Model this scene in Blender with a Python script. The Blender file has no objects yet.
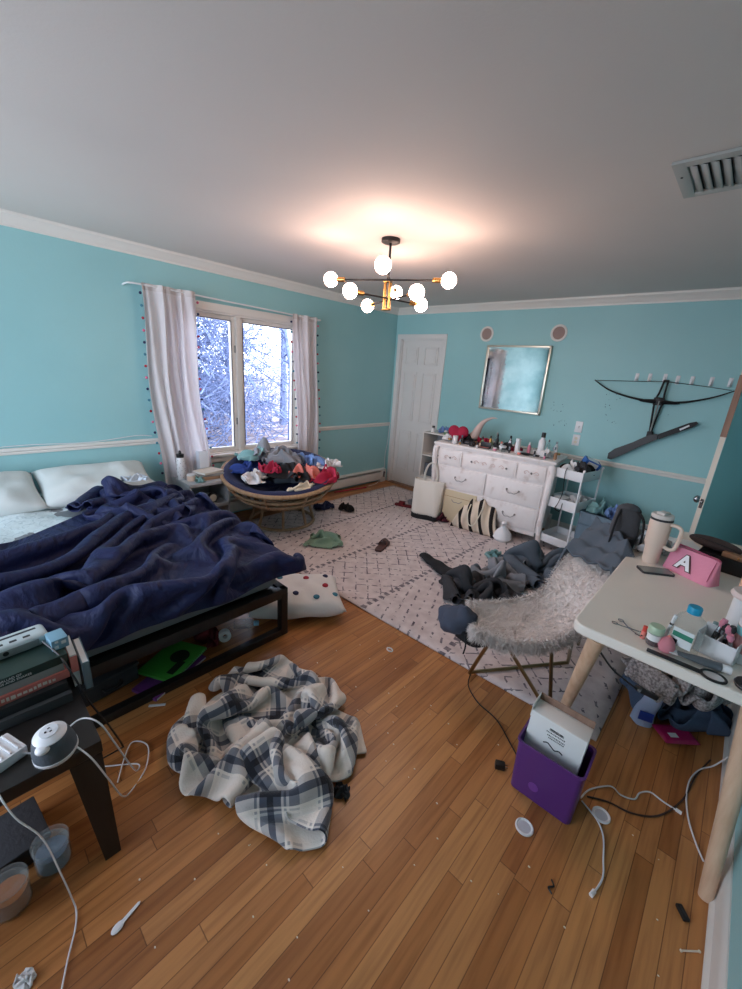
import bpy, bmesh, math, random
from mathutils import Vector, Matrix, noise
S = bpy.context.scene
COL = S.collection
PI = math.pi
# ------------------------------------------------------------------ camera
cam_d = bpy.data.cameras.new('camera'); cam_d.sensor_fit = 'HORIZONTAL'; cam_d.sensor_width = 36; cam_d.lens = 19.44
cam_d.clip_start = 0.02
cam = bpy.data.objects.new('camera', cam_d); COL.objects.link(cam); S.camera = cam
_r = Vector((0.727081, 0.683256, 0.067196)); _u = Vector((-0.250377, 0.172751, 0.952611)); _f = Vector((-0.639269, 0.70945, -0.296676))
_m = Matrix((_r, _u, -_f)).transposed().to_4x4(); _m.translation = Vector((3.8966, -4.6210, 1.6150)); cam.matrix_world = _m
# ------------------------------------------------------------------ world, light, exposure
W = bpy.data.worlds.new('world'); S.world = W; W.use_nodes = True
_n = W.node_tree.nodes; _l = W.node_tree.links
_bg = _n['Background']; _bg.inputs[1].default_value = 2.5
_tc = _n.new('ShaderNodeTexCoord'); _sx = _n.new('ShaderNodeSeparateXYZ'); _rp = _n.new('ShaderNodeValToRGB')
_l.new(_tc.outputs['Generated'], _sx.inputs[0]); _l.new(_sx.outputs['Z'], _rp.inputs[0]); _l.new(_rp.outputs[0], _bg.inputs[0])
_rp.color_ramp.elements[0].color = (.80, .88, 1, 1); _rp.color_ramp.elements[1].color = (.60, .74, 1, 1)
def window_portal(name, loc, rot, sx, sy):
    d = bpy.data.lights.new(name, 'AREA'); d.shape = 'RECTANGLE'; d.size = sx; d.size_y = sy; d.cycles.is_portal = True
    o = bpy.data.objects.new(name, d); o.location = loc; o.rotation_euler = rot; COL.objects.link(o)
window_portal('window_portal', (-.16, -2.40, 1.36), (0, -PI/2, 0), 1.48, 1.5)
window_portal('added_rear_portal', (1.6, -6.36, 1.35), (PI/2, 0, 0), 2.4, 1.9)  # portal for the added, unseen rear opening that brings in extra daylight
vs = S.view_settings; vs.view_transform = 'Standard'; vs.look = 'None'; vs.gamma = 1; vs.use_curve_mapping = False; vs.exposure = 1.9
# ------------------------------------------------------------------ helpers
def lin(c):
    return tuple(((x/255)/12.92 if x/255 <= .04045 else ((x/255+.055)/1.055)**2.4) for x in c) + (1,)
MATS = {}
def mat(name, col, rough=.6, metal=0, spec=.5, bump=0, bscale=30, emit=None, estr=0, trans=0, alpha=1, sheen=0, var=0, vscale=4, subs=0, translucent=0):
    if name in MATS: return MATS[name]
    m = bpy.data.materials.new(name); m.use_nodes = True; nt = m.node_tree; p = nt.nodes['Principled BSDF']
    c = lin(col); p.inputs['Base Color'].default_value = c; p.inputs['Roughness'].default_value = rough; p.inputs['Metallic'].default_value = metal
    p.inputs['Specular IOR Level'].default_value = spec; p.inputs['Transmission Weight'].default_value = trans; p.inputs['Alpha'].default_value = alpha
    p.inputs['Sheen Weight'].default_value = sheen
    if emit: p.inputs['Emission Color'].default_value = lin(emit); p.inputs['Emission Strength'].default_value = estr
    if bump or var:
        tc = nt.nodes.new('ShaderNodeTexCoord')
    if bump:
        nz = nt.nodes.new('ShaderNodeTexNoise'); nz.inputs['Scale'].default_value = bscale; nz.inputs['Detail'].default_value = 6
        b = nt.nodes.new('ShaderNodeBump'); b.inputs['Strength'].default_value = bump; b.inputs['Distance'].default_value = .01
        nt.links.new(tc.outputs['Object'], nz.inputs['Vector']); nt.links.new(nz.outputs[0], b.inputs['Height']); nt.links.new(b.outputs[0], p.inputs['Normal'])
    if var:
        nz = nt.nodes.new('ShaderNodeTexNoise'); nz.inputs['Scale'].default_value = vscale; nz.inputs['Detail'].default_value = 5
        mx = nt.nodes.new('ShaderNodeMix'); mx.data_type = 'RGBA'; mx.inputs[6].default_value = c
        mx.inputs[7].default_value = tuple(x*(1-var) for x in c[:3]) + (1,)
        nt.links.new(tc.outputs['Object'], nz.inputs['Vector']); nt.links.new(nz.outputs[0], mx.inputs[0]); nt.links.new(mx.outputs[2], p.inputs['Base Color'])
    if translucent:
        tr = nt.nodes.new('ShaderNodeBsdfTranslucent'); tr.inputs[0].default_value = c; ms = nt.nodes.new('ShaderNodeMixShader'); ms.inputs[0].default_value = translucent
        o = nt.nodes['Material Output']; nt.links.new(p.outputs[0], ms.inputs[1]); nt.links.new(tr.outputs[0], ms.inputs[2]); nt.links.new(ms.outputs[0], o.inputs[0])
    MATS[name] = m; return m
class G:
    """node graph helper"""
    def __init__(s, name, rough=.6):
        s.m = bpy.data.materials.new(name); s.m.use_nodes = True; s.nt = s.m.node_tree; s.p = s.nt.nodes['Principled BSDF']; s.p.inputs['Roughness'].default_value = rough; MATS[name] = s.m
    def n(s, t, **k):
        x = s.nt.nodes.new(t)
        for a, b in k.items(): setattr(x, a, b)
        return x
    def l(s, a, b): s.nt.links.new(a, b)
    def put(s, sock, v):
        if isinstance(v, (int, float)): sock.default_value = v
        elif isinstance(v, tuple): sock.default_value = v
        else: s.l(v, sock)
    def M(s, op, a, b=0, c=0):
        x = s.n('ShaderNodeMath', operation=op); s.put(x.inputs[0], a); s.put(x.inputs[1], b); s.put(x.inputs[2], c); return x.outputs[0]
    def mix(s, f, a, b, mode='MIX'):
        x = s.n('ShaderNodeMix', data_type='RGBA', blend_type=mode); s.put(x.inputs[0], f); s.put(x.inputs[6], a); s.put(x.inputs[7], b); return x.outputs[2]
    def coord(s, what='Object'):
        t = s.n('ShaderNodeTexCoord'); x = s.n('ShaderNodeSeparateXYZ'); s.l(t.outputs[what], x.inputs[0]); return t.outputs[what], x.outputs[0], x.outputs[1], x.outputs[2]
    def comb(s, x=0, y=0, z=0):
        c = s.n('ShaderNodeCombineXYZ'); s.put(c.inputs[0], x); s.put(c.inputs[1], y); s.put(c.inputs[2], z); return c.outputs[0]
    def white(s, v):
        w = s.n('ShaderNodeTexWhiteNoise', noise_dimensions='3D'); s.l(v, w.inputs['Vector']); return w.outputs['Value']
    def noise(s, v, sc=5, det=4, col=False):
        w = s.n('ShaderNodeTexNoise'); w.inputs['Scale'].default_value = sc; w.inputs['Detail'].default_value = det
        if v is not None: s.l(v, w.inputs['Vector'])
        return w.outputs[1 if col else 0]
    def ramp(s, f, *st):
        r = s.n('ShaderNodeValToRGB'); s.l(f, r.inputs[0]); e = r.color_ramp.elements
        while len(e) < len(st): e.new(.5)
        for i, (p, c) in enumerate(st): e[i].position = p; e[i].color = c if len(c) == 4 else c + (1,)
        return r.outputs[0]
    def bump(s, h, st=.3, d=.01):
        b = s.n('ShaderNodeBump'); b.inputs['Strength'].default_value = st; b.inputs['Distance'].default_value = d; s.l(h, b.inputs['Height']); s.l(b.outputs[0], s.p.inputs['Normal'])
def V(*a): return Vector(a)
class B:
    def __init__(s): s.b = bmesh.new()
    def _add(s, fn, mtx):
        r = fn(s.b); vs_ = r['verts']; bmesh.ops.transform(s.b, matrix=mtx, verts=vs_); return vs_
    def box(s, c, d, rz=0, bev=0, rot=None, seg=2):
        t = bmesh.new(); bmesh.ops.create_cube(t, size=1); bmesh.ops.scale(t, vec=d, verts=t.verts)
        if bev: bmesh.ops.bevel(t, geom=list(t.edges), offset=min(bev, min(d)*.49), segments=seg, affect='EDGES', profile=.6)
        m = Matrix.Translation(c) @ (rot.to_matrix().to_4x4() if rot is not None else Matrix.Rotation(rz, 4, 'Z'))
        bmesh.ops.transform(t, matrix=m, verts=t.verts); s.merge(t); return s
    def merge(s, t):
        me = bpy.data.meshes.new('t'); t.to_mesh(me); t.free(); s.b.from_mesh(me); bpy.data.meshes.remove(me)
    def b2(s, x0, x1, y0, y1, z0, z1, bev=0): return s.box(((x0+x1)/2, (y0+y1)/2, (z0+z1)/2), (abs(x1-x0), abs(y1-y0), abs(z1-z0)), bev=bev)
    def cyl(s, p0, p1, r0, r1=None, seg=20):
        r1 = r0 if r1 is None else r1; p0 = Vector(p0); p1 = Vector(p1); d = p1-p0
        m = Matrix.Translation((p0+p1)/2) @ d.to_track_quat('Z', 'Y').to_matrix().to_4x4()
        s._add(lambda b: bmesh.ops.create_cone(b, cap_ends=True, segments=seg, radius1=r0, radius2=max(r1, 1e-5), depth=d.length), m); return s
    def sph(s, c, r, seg=16, sc=(1, 1, 1)):
        m = Matrix.Translation(c) @ Matrix.Diagonal((*sc, 1)); s._add(lambda b: bmesh.ops.create_uvsphere(b, u_segments=seg, v_segments=max(6, seg//2+2), radius=r), m); return s
    def lathe(s, prof, c=(0, 0, 0), seg=28, axis=None):
        c = Vector(c); q = Matrix.Identity(3) if axis is None else Vector(axis).to_track_quat('Z', 'Y').to_matrix()
        rings = []
        for r, z in prof:
            rings.append([s.b.verts.new(c + q @ V(r*math.cos(2*PI*i/seg), r*math.sin(2*PI*i/seg), z)) for i in range(seg)] if r > 1e-6 else [s.b.verts.new(c + q @ V(0, 0, z))])
        for a, b in zip(rings, rings[1:]):
            for i in range(seg):
                j = (i+1) % seg
                try:
                    if len(a) == 1 and len(b) == 1: continue
                    if len(a) == 1: s.b.faces.new((a[0], b[i], b[j]))
                    elif len(b) == 1: s.b.faces.new((a[i], a[j], b[0]))
                    else: s.b.faces.new((a[i], a[j], b[j], b[i]))
                except ValueError: pass
        return s
    def tube(s, pts, r, seg=8, sm=True, closed=False, n=6):
        P = [Vector(p) for p in pts]
        if sm and len(P) > 2:
            Q = []; N = len(P); rng = N if closed else N-1
            for i in range(rng):
                a = P[(i-1) % N] if closed else P[max(i-1, 0)]; b = P[i]; c = P[(i+1) % N]; d = P[(i+2) % N] if closed else P[min(i+2, N-1)]
                for k in range(n):
                    t = k/n; Q.append(.5*((2*b)+(-a+c)*t+(2*a-5*b+4*c-d)*t*t+(-a+3*b-3*c+d)*t**3))
            if not closed: Q.append(P[-1])
            P = Q
        N = len(P); R = r if callable(r) else (lambda t: r); rings = []; up = None
        for i, p in enumerate(P):
            t = (P[(i+1) % N] if closed or i < N-1 else p) - (P[i-1] if closed or i > 0 else p)
            t.normalize()
            if up is None: up = t.orthogonal()
            up = (up - t*up.dot(t)); up = up.normalized() if up.length > 1e-6 else t.orthogonal().normalized(); w = t.cross(up); rr = R(i/max(N-1, 1))
            rings.append([s.b.verts.new(p + (up*math.cos(2*PI*k/seg)+w*math.sin(2*PI*k/seg))*rr) for k in range(seg)])
        for i in range(N if closed else N-1):
            a = rings[i]; b = rings[(i+1) % N]
            for k in range(seg):
                j = (k+1) % seg; s.b.faces.new((a[k], a[j], b[j], b[k]))
        if not closed: s.b.faces.new(rings[0][::-1]); s.b.faces.new(rings[-1])
        return s
    def grid(s, n, m, f, uv=False):
        L = s.b.loops.layers.uv.verify() if uv else None
        vv = [[s.b.verts.new(f(i/(n-1), j/(m-1))) for i in range(n)] for j in range(m)]
        for j in range(m-1):
            for i in range(n-1):
                fc = s.b.faces.new((vv[j][i], vv[j][i+1], vv[j+1][i+1], vv[j+1][i]))
                if uv:
                    for lp, (a, c) in zip(fc.loops, ((i, j), (i+1, j), (i+1, j+1), (i, j+1))): lp[L].uv = (a/(n-1), c/(m-1))
        return s
    def prism(s, pts, z0, z1, mtx=None):
        lo = [s.b.verts.new((x, y, z0)) for x, y in pts]; hi = [s.b.verts.new((x, y, z1)) for x, y in pts]
        s.b.faces.new(lo[::-1]); s.b.faces.new(hi); n = len(pts)
        for i in range(n): s.b.faces.new((lo[i], lo[(i+1) % n], hi[(i+1) % n], hi[i]))
        if mtx is not None: bmesh.ops.transform(s.b, matrix=mtx, verts=lo+hi)
        return s
def rrect(x0, x1, y0, y1, r, n=5):
    P = []
    for cx, cy, a in ((x1-r, y1-r, 0), (x0+r, y1-r, PI/2), (x0+r, y0+r, PI), (x1-r, y0+r, 1.5*PI)):
        for k in range(n+1): P.append((cx+r*math.cos(a+PI/2*k/n), cy+r*math.sin(a+PI/2*k/n)))
    return P
def mk(name, b, m, parent=None, smooth=True, ang=40, mods=()):
    me = bpy.data.meshes.new(name); bm = b.b if isinstance(b, B) else b
    bmesh.ops.recalc_face_normals(bm, faces=bm.faces) if isinstance(b, B) and not getattr(b, 'keep', 0) else None
    bm.to_mesh(me); bm.free()
    if smooth:
        me.shade_smooth() if hasattr(me, 'shade_smooth') else [setattr(p, 'use_smooth', True) for p in me.polygons]
        if ang < 180: me.set_sharp_from_angle(angle=math.radians(ang))
    me.materials.append(m if not isinstance(m, str) else MATS[m]); o = bpy.data.objects.new(name, me); COL.objects.link(o)
    if parent is not None: o.parent = parent
    return o
def tag(o, label, cat, group=None, kind=None, loc=None, rz=None):
    o['label'] = label; o['category'] = cat
    if group: o['group'] = group
    if kind: o['kind'] = kind
    if loc is not None: o.location = loc
    if rz is not None: o.rotation_euler = (0, 0, rz)
    return o
def thing(name, label, cat, loc=(0, 0, 0), rz=0, group=None, rot=None):
    o = bpy.data.objects.new(name, None); o.empty_display_size = .05; COL.objects.link(o); tag(o, label, cat, group); o.location = loc
    o.rotation_euler = rot if rot is not None else (0, 0, rz); return o
def struct(o, label=None):
    o['kind'] = 'structure'
    if label: o['label'] = label
    return o
def dup(root, loc, rz, label=None, scale=None):
    r = root.copy(); COL.objects.link(r); r.location = loc; r.rotation_euler = (0, 0, rz)
    if label: r['label'] = label
    if scale: r.scale = scale
    for ch in list(root.children):
        c = ch.copy(); COL.objects.link(c); c.parent = r
        for g in list(ch.children):
            d = g.copy(); COL.objects.link(d); d.parent = c
    return r
def text_part(name, txt, size, m, parent, mtx, depth=.0006, bold=0):
    cu = bpy.data.curves.new(name, 'FONT'); cu.body = txt; cu.size = size; cu.extrude = depth; cu.align_x = 'CENTER'; cu.align_y = 'CENTER'; cu.offset = bold
    o = bpy.data.objects.new('tmp', cu); COL.objects.link(o); dg = bpy.context.evaluated_depsgraph_get()
    me = bpy.data.meshes.new_from_object(o.evaluated_get(dg)); bpy.data.objects.remove(o); me.transform(mtx); me.materials.clear(); me.materials.append(m)
    q = bpy.data.objects.new(name, me); COL.objects.link(q); q.parent = parent; return q
# ------------------------------------------------------------------ cloth: a small position-based solver, run once per cloth shape
import numpy as np
def vnoise(seed):
    r = np.random.RandomState(seed); T = r.uniform(-1, 1, (16, 16, 3))
    def f(u, v, fr):
        x = u*fr; y = v*fr; xi = np.floor(x).astype(int); yi = np.floor(y).astype(int); a = x-xi; b = y-yi; a = a*a*(3-2*a); b = b*b*(3-2*b)
        g = lambda i, j: T[i % 16, j % 16]
        a = a[:, None]; b = b[:, None]
        return (g(xi, yi)*(1-a)+g(xi+1, yi)*a)*(1-b)+(g(xi, yi+1)*(1-a)+g(xi+1, yi+1)*a)*b
    return f
def sim(X, n, m, w, h, steps, th, boxes=(), bend=.15, fr=.6, its=12, hd=.9, conf=None):
    idx = np.arange(n*m).reshape(m, n); dx = w/(n-1); dy = h/(m-1); cons = []
    def add(a, b, L, k): cons.append((a.ravel(), b.ravel(), L, k))
    for s in (0, 1):
        add(idx[:, s:-1:2], idx[:, s+1::2], dx, 1.); add(idx[s:-1:2, :], idx[s+1::2, :], dy, 1.)
    d = math.hypot(dx, dy)
    for s in (0, 1):
        add(idx[s:-1:2, :-1], idx[s+1::2, 1:], d, .3); add(idx[s:-1:2, 1:], idx[s+1::2, :-1], d, .3)
    for s in (0, 1):
        for t in (0, 1):
            add(idx[:, :-2][:, s*2+t::4], idx[:, 2:][:, s*2+t::4], 2*dx, bend); add(idx[:-2, :][s*2+t::4], idx[2:, :][s*2+t::4], 2*dy, bend)
    X = X.copy(); Vl = np.zeros_like(X); dt = .012; pi = pj = np.zeros(0, int); N = n*m
    gi, gj = np.meshgrid(np.arange(n), np.arange(m)); gi = gi.ravel(); gj = gj.ravel()
    for st in range(steps):
        P = X+Vl*dt; P[:, 2] -= 9.8*dt*dt*(1 if st > 10 else .2)
        if st % 4 == 0:
            Q = P.astype(np.float32); s2 = (Q**2).sum(1); D = s2[:, None]+s2[None]-2*Q @ Q.T
            pi, pj = np.nonzero(D < (th*1.35)**2); ok = (pi < pj) & ((abs(gi[pi]-gi[pj]) > 1) | (abs(gj[pi]-gj[pj]) > 1)); pi = pi[ok]; pj = pj[ok]
        contact = np.zeros(N, bool)
        for it in range(its):
            for a, b, L, k in cons:
                d = P[b]-P[a]; l = np.sqrt((d*d).sum(1))+1e-9; c = (l-L)/l*.5*k
                if k == bend: c = np.where(l < L, c, 0)
                d *= c[:, None]; P[a] += d; P[b] -= d
            if it % 3 == 2 and len(pi):
                d = P[pj]-P[pi]; l = np.sqrt((d*d).sum(1))+1e-9; d = d*(np.where(l < th, (l-th)/l*.5, 0)*.8)[:, None]
                for k in range(3): P[:, k] += np.bincount(pi, d[:, k], N)/2-np.bincount(pj, d[:, k], N)/2
            q = P[:, 2] < th/2; P[q, 2] = th/2; contact |= q
            for (x0, x1, y0, y1, z0, z1) in boxes:
                g = th/2; ins = (P[:, 0] > x0-g) & (P[:, 0] < x1+g) & (P[:, 1] > y0-g) & (P[:, 1] < y1+g) & (P[:, 2] < z1+g) & (P[:, 2] > z0-g)
                if ins.any():
                    q = np.nonzero(ins)[0]; pp = P[q]; k = np.stack([pp[:, 0]-x0+g, x1+g-pp[:, 0], pp[:, 1]-y0+g, y1+g-pp[:, 1], z1+g-pp[:, 2]], 1).argmin(1)
                    for f, (ax, val) in enumerate([(0, x0-g), (0, x1+g), (1, y0-g), (1, y1+g), (2, z1+g)]): P[q[k == f], ax] = val
                    contact[q] = True
            if conf is not None: conf(P, st)
        Vl = (P-X)/dt; Vl *= .985; Vl[:, :2] *= hd
        if len(pi):
            dv = (Vl[pj]-Vl[pi])*.25; dv *= (((P[pj]-P[pi])**2).sum(1) < (th*1.1)**2)[:, None]
            for k in range(3): Vl[:, k] += np.bincount(pi, dv[:, k], N)-np.bincount(pj, dv[:, k], N)
        Vl[contact, :2] *= (1-fr); Vl[contact, 2] *= .5
        sp = np.sqrt((Vl*Vl).sum(1)); Vl *= np.minimum(1, 3./(sp+1e-9))[:, None]; X = P
    return X
def gather(A, B_, A0, B0, ramp, stop, k3, ph, k5=0):
    def conf(P, st):
        if st > stop: return
        s = min(1, st/ramp); a = A0*(1-s)+A*s; b = B0*(1-s)+B_*s
        th = np.arctan2(P[:, 1], P[:, 0]); r = np.sqrt((P[:, 0]/a)**2+(P[:, 1]/b)**2)/(1+k3*np.sin(3*th+ph)+k5*np.sin(5*th)); o = r > 1
        P[o, 0] /= r[o]; P[o, 1] /= r[o]
    return conf
def uv_arrays(n, m):
    v, u = np.meshgrid(np.linspace(0, 1, m), np.linspace(0, 1, n), indexing='ij'); return u.ravel(), v.ravel()
DATA = {}
def drape_all():
    for i, (n, w, h, sc) in enumerate([(28, .8, .7, .62), (28, .9, .7, .55), (26, .7, .6, .48)]):
        u, v = uv_arrays(n, n); q = vnoise(i+1)(u, v, 4)
        X = np.stack([(u-.5)*w*sc+q[:, 0]*.10, (v-.5)*h*sc+q[:, 1]*.10, .16+q[:, 2]*.12], 1)
        DATA['crump%d' % i] = (n, n, sim(X, n, n, w, h, 150, .02, bend=.08, hd=.7, conf=gather(w*.42, h*.36, .6, .5, 60., 110, .18, i+1)))
    n, m, w, h = 44, 40, 1.5, 1.3; u, v = uv_arrays(n, m); q = vnoise(4)(u, v, 3.2)
    X = np.stack([(u-.5)*w*.5+q[:, 0]*.15, (v-.5)*h*.5+q[:, 1]*.15, .25+q[:, 2]*.2], 1)
    DATA['heap'] = (n, m, sim(X, n, m, w, h, 180, .028, bend=.25, hd=.7, conf=gather(.48, .40, .7, .6, 80., 160, .10, 1)))
    n, m, w, h = 72, 60, 1.6, 1.33; u, v = uv_arrays(n, m); f = vnoise(5); q = f(u, v, 4.2); q2 = f(v, u, 9)
    X = np.stack([(u-.5)*w*.48+q[:, 0]*.12+q2[:, 0]*.04, (v-.5)*h*.42+q[:, 1]*.12+q2[:, 1]*.04, .22+q[:, 2]*.16+q2[:, 2]*.05], 1)
    DATA['blanket'] = (n, m, sim(X, n, m, w, h, 230, .024, bend=.25, hd=.6, conf=gather(.50, .36, .62, .5, 80., 190, .10, 1, .06)))
    n, m, w, h = 80, 74, 2.35, 2.2; u, v = uv_arrays(n, m); f = vnoise(6); q = f(u, v, 5); q2 = f(v, u, 11)
    y = -5.0+v*1.74; t = np.clip((v-.25)/.6, 0, 1); t = t*t*(3-2*t); x0 = 1.38-.93*t; k = (1-u)**.6; x = x0+(2.26-x0)*u**.95
    X = np.stack([x+q[:, 0]*.10*k+q2[:, 0]*.03*k, y+q[:, 1]*.12*k+q2[:, 1]*.03*k, .66+.18*k*abs(q[:, 2])*1.5+.06*q2[:, 2]*k+.09*k*np.sin(u*14+v*7)**2], 1)
    def conf(P, st):
        xx = np.clip((-3.9-P[:, 1])/.7, 0, 1); lo = .42+.75*xx*xx*(3-2*xx)+.06*np.sin(P[:, 1]*9); o = P[:, 0] < lo; P[o, 0] = lo[o]
        P[n-1::n, 2] = .445+.008*np.sin(P[n-1::n, 1]*7); P[n-1::n, 0] = 2.185+.015*np.sin(P[n-1::n, 1]*13)
        P[:, 1] = np.clip(P[:, 1], -5.1, -3.29-.03*np.sin(P[:, 0]*8)); P[:, 0] = np.minimum(P[:, 0], 2.20+.025*np.sin(P[:, 1]*11)); P[:, 2] = np.maximum(P[:, 2], .435)
    DATA['duvet'] = (n, m, sim(X, n, m, w, h, 160, .036, boxes=[(-.2, 2.13, -4.92, -3.36, -1, .53)], bend=.3, hd=.45, conf=conf))
drape_all()
def cloth_bm(key, sc=(1, 1, 1), off=(0, 0, 0)):
    n, m, X = DATA[key]; b = B(); b.keep = 1; pts = [(float(p[0])*sc[0]+off[0], float(p[1])*sc[1]+off[1], float(p[2])*sc[2]+off[2]) for p in X]
    b.grid(n, m, lambda u, v: pts[round(v*(m-1))*n+round(u*(n-1))], uv=True); return b
def cloth(name, key, m, parent=None, sc=(1, 1, 1), off=(0, 0, 0), th=.004, sub=1):
    o = mk(name, cloth_bm(key, sc, off), m, parent, ang=180)
    if th: q = o.modifiers.new('thick', 'SOLIDIFY'); q.thickness = th; q.offset = 0
    q = o.modifiers.new('soft', 'SUBSURF'); q.levels = q.render_levels = sub
    return o
# ------------------------------------------------------------------ materials of the room
def build_mats():
    g = G('teal_wall_paint', .55); o, x, y, z = g.coord()
    g.l(g.ramp(g.noise(o, 1.3, 4), (.3, lin((148, 198, 202))), (.7, lin((156, 204, 207)))), g.p.inputs['Base Color']); g.bump(g.noise(o, 60, 3), .06)
    g = G('ceiling_paint', .8); o, x, y, z = g.coord()
    g.l(g.ramp(g.noise(o, .8, 3), (.3, lin((212, 204, 199))), (.7, lin((218, 211, 206)))), g.p.inputs['Base Color']); g.bump(g.noise(o, 90, 3), .05)
    g = G('oak_floor', .3); o, x, y, z = g.coord()
    w = .057; row = g.M('FLOOR', g.M('DIVIDE', x, w)); r1 = g.white(g.comb(row, 3.1, 0))
    ln = g.M('MULTIPLY_ADD', g.white(g.comb(row, 9.7, 2)), .7, .55)
    t = g.M('DIVIDE', g.M('ADD', y, g.M('MULTIPLY', r1, 9)), ln); pid = g.M('FLOOR', t); rnd = g.white(g.comb(row, pid, 1.5)); fr = g.M('FRACT', t)
    grain = g.noise(g.comb(g.M('ADD', g.M('MULTIPLY', x, 55), g.M('MULTIPLY', rnd, 60)), g.M('MULTIPLY', y, 3.2), rnd), 1, 6)
    base = g.ramp(rnd, (0, lin((150, 94, 50))), (.25, lin((172, 112, 62))), (.55, lin((184, 124, 72))), (.8, lin((196, 138, 84))), (1, lin((160, 101, 55))))
    gr = g.ramp(grain, (.3, (.62, .55, .5)), (.55, (1, 1, 1)), (.75, (1.12, 1.1, 1.05)))
    c = g.mix(.75, base, gr, 'MULTIPLY')
    fx = g.M('FRACT', g.M('DIVIDE', x, w)); ex = g.M('ABSOLUTE', g.M('SUBTRACT', fx, .5)); ey = g.M('MULTIPLY', g.M('MINIMUM', fr, g.M('SUBTRACT', 1, fr)), ln)
    gap = g.M('MAXIMUM', g.M('GREATER_THAN', ex, .478), g.M('LESS_THAN', ey, .0015))
    c = g.mix(g.M('MULTIPLY', gap, .65), c, lin((70, 38, 20))); g.l(c, g.p.inputs['Base Color'])
    g.l(g.M('MULTIPLY_ADD', g.noise(o, 7, 5), .22, .24), g.p.inputs['Roughness']); g.bump(g.M('SUBTRACT', g.M('MULTIPLY', grain, .25), gap), .25, .002)
    # rug: cream pile with broken dark diamonds in bands that run along y
    g = G('rug_pile', .95); o, x, y, z = g.coord()
    wob = g.noise(o, 9, 3); xx = g.M('ADD', x, g.M('MULTIPLY', wob, .02)); yy = g.M('ADD', y, g.M('MULTIPLY', g.noise(o, 11, 3), .02))
    a = g.M('MULTIPLY', g.M('ADD', xx, yy), 7.5); b = g.M('MULTIPLY', g.M('SUBTRACT', xx, g.M('MULTIPLY', yy, 1.0)), 7.5)
    da = g.M('ABSOLUTE', g.M('SUBTRACT', g.M('FRACT', a), .5)); db = g.M('ABSOLUTE', g.M('SUBTRACT', g.M('FRACT', b), .5))
    line = g.M('MAXIMUM', g.M('LESS_THAN', da, .055), g.M('LESS_THAN', db, .055))
    drop = g.M('GREATER_THAN', g.noise(o, 26, 2), .50)
    band = g.M('FRACT', g.M('DIVIDE', g.M('ADD', xx, .06), .66)); bl = g.M('LESS_THAN', g.M('ABSOLUTE', g.M('SUBTRACT', band, .5)), .028)
    dash = g.M('GREATER_THAN', g.M('FRACT', g.M('MULTIPLY', yy, 16)), .45)
    par = g.M('GREATER_THAN', g.M('FRACT', g.M('DIVIDE', g.M('ADD', xx, .39), 1.32)), .5)
    hatch = g.M('MULTIPLY', g.M('LESS_THAN', g.M('FRACT', g.M('MULTIPLY', g.M('ADD', xx, g.M('MULTIPLY', yy, .4)), 13)), .2), g.M('GREATER_THAN', g.M('FRACT', g.M('MULTIPLY', yy, 11)), .4))
    pat = g.M('ADD', g.M('MULTIPLY', line, par), g.M('MULTIPLY', hatch, g.M('SUBTRACT', 1, par)))
    pat = g.M('MAXIMUM', g.M('MULTIPLY', pat, drop), g.M('MULTIPLY', bl, dash)); fade = g.M('MULTIPLY', pat, g.M('MULTIPLY_ADD', g.noise(o, 40, 3), .9, .35))
    basec = g.ramp(g.noise(o, 14, 6), (.3, lin((200, 184, 182))), (.7, lin((222, 209, 206))))
    g.l(g.mix(fade, basec, lin((82, 74, 86))), g.p.inputs['Base Color']); g.bump(g.noise(o, 130, 4), .6, .006)
    # plaid fleece
    g = G('plaid_fleece', .95); t = g.n('ShaderNodeTexCoord'); sp = g.n('ShaderNodeSeparateXYZ'); g.l(t.outputs['UV'], sp.inputs[0]); u = sp.outputs[0]; v = sp.outputs[1]
    def stripes(c, rep):
        f = g.M('FRACT', g.M('MULTIPLY', c, rep)); q = g.n('ShaderNodeValToRGB'); q.color_ramp.interpolation = 'CONSTANT'; g.l(f, q.inputs[0]); e = q.color_ramp.elements
        st = [(0, 0), (.30, .28), (.34, .0), (.38, .55), (.50, 1.0), (.60, .55), (.72, .0), (.76, .3), (.80, 0), (.84, .22)]
        while len(e) < len(st): e.new(.5)
        for i, (p_, k) in enumerate(st): e[i].position = p_; e[i].color = (k, k, k, 1)
        return q.outputs[0]
    s_ = g.M('MULTIPLY', g.M('ADD', stripes(u, 6.4), stripes(v, 5.3)), .5)
    cc = g.ramp(s_, (0, lin((238, 228, 218))), (.20, lin((232, 222, 212))), (.34, lin((128, 130, 138))), (.55, lin((66, 72, 86))), (.78, lin((14, 18, 30))))
    g.l(cc, g.p.inputs['Base Color']); g.bump(g.noise(t.outputs['Object'], 150, 3), .35); g.p.inputs['Sheen Weight'].default_value = .3
    # wood-look
    for nm, c0, c1, rg in (('pale_beech', (196, 160, 132), (216, 184, 156), .45), ('rattan_wood', (150, 118, 88), (178, 146, 112), .5), ('black_wood', (22, 20, 20), (34, 31, 30), .4), ('brown_board', (128, 98, 82), (150, 118, 100), .6)):
        g = G(nm, rg); o, x, y, z = g.coord(); g.l(g.ramp(g.noise(g.comb(g.M('MULTIPLY', x, 40), g.M('MULTIPLY', y, 40), g.M('MULTIPLY', z, 4)), 1, 5), (.3, lin(c0)), (.7, lin(c1))), g.p.inputs['Base Color'])
    g = G('distressed_white', .45); o, x, y, z = g.coord(); g.l(g.ramp(g.noise(o, 9, 6), (.28, lin((206, 190, 184))), (.42, lin((232, 224, 222))), (.8, lin((238, 232, 230)))), g.p.inputs['Base Color'])
    g = G('sheet_cotton', .9); o, x, y, z = g.coord()
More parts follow.
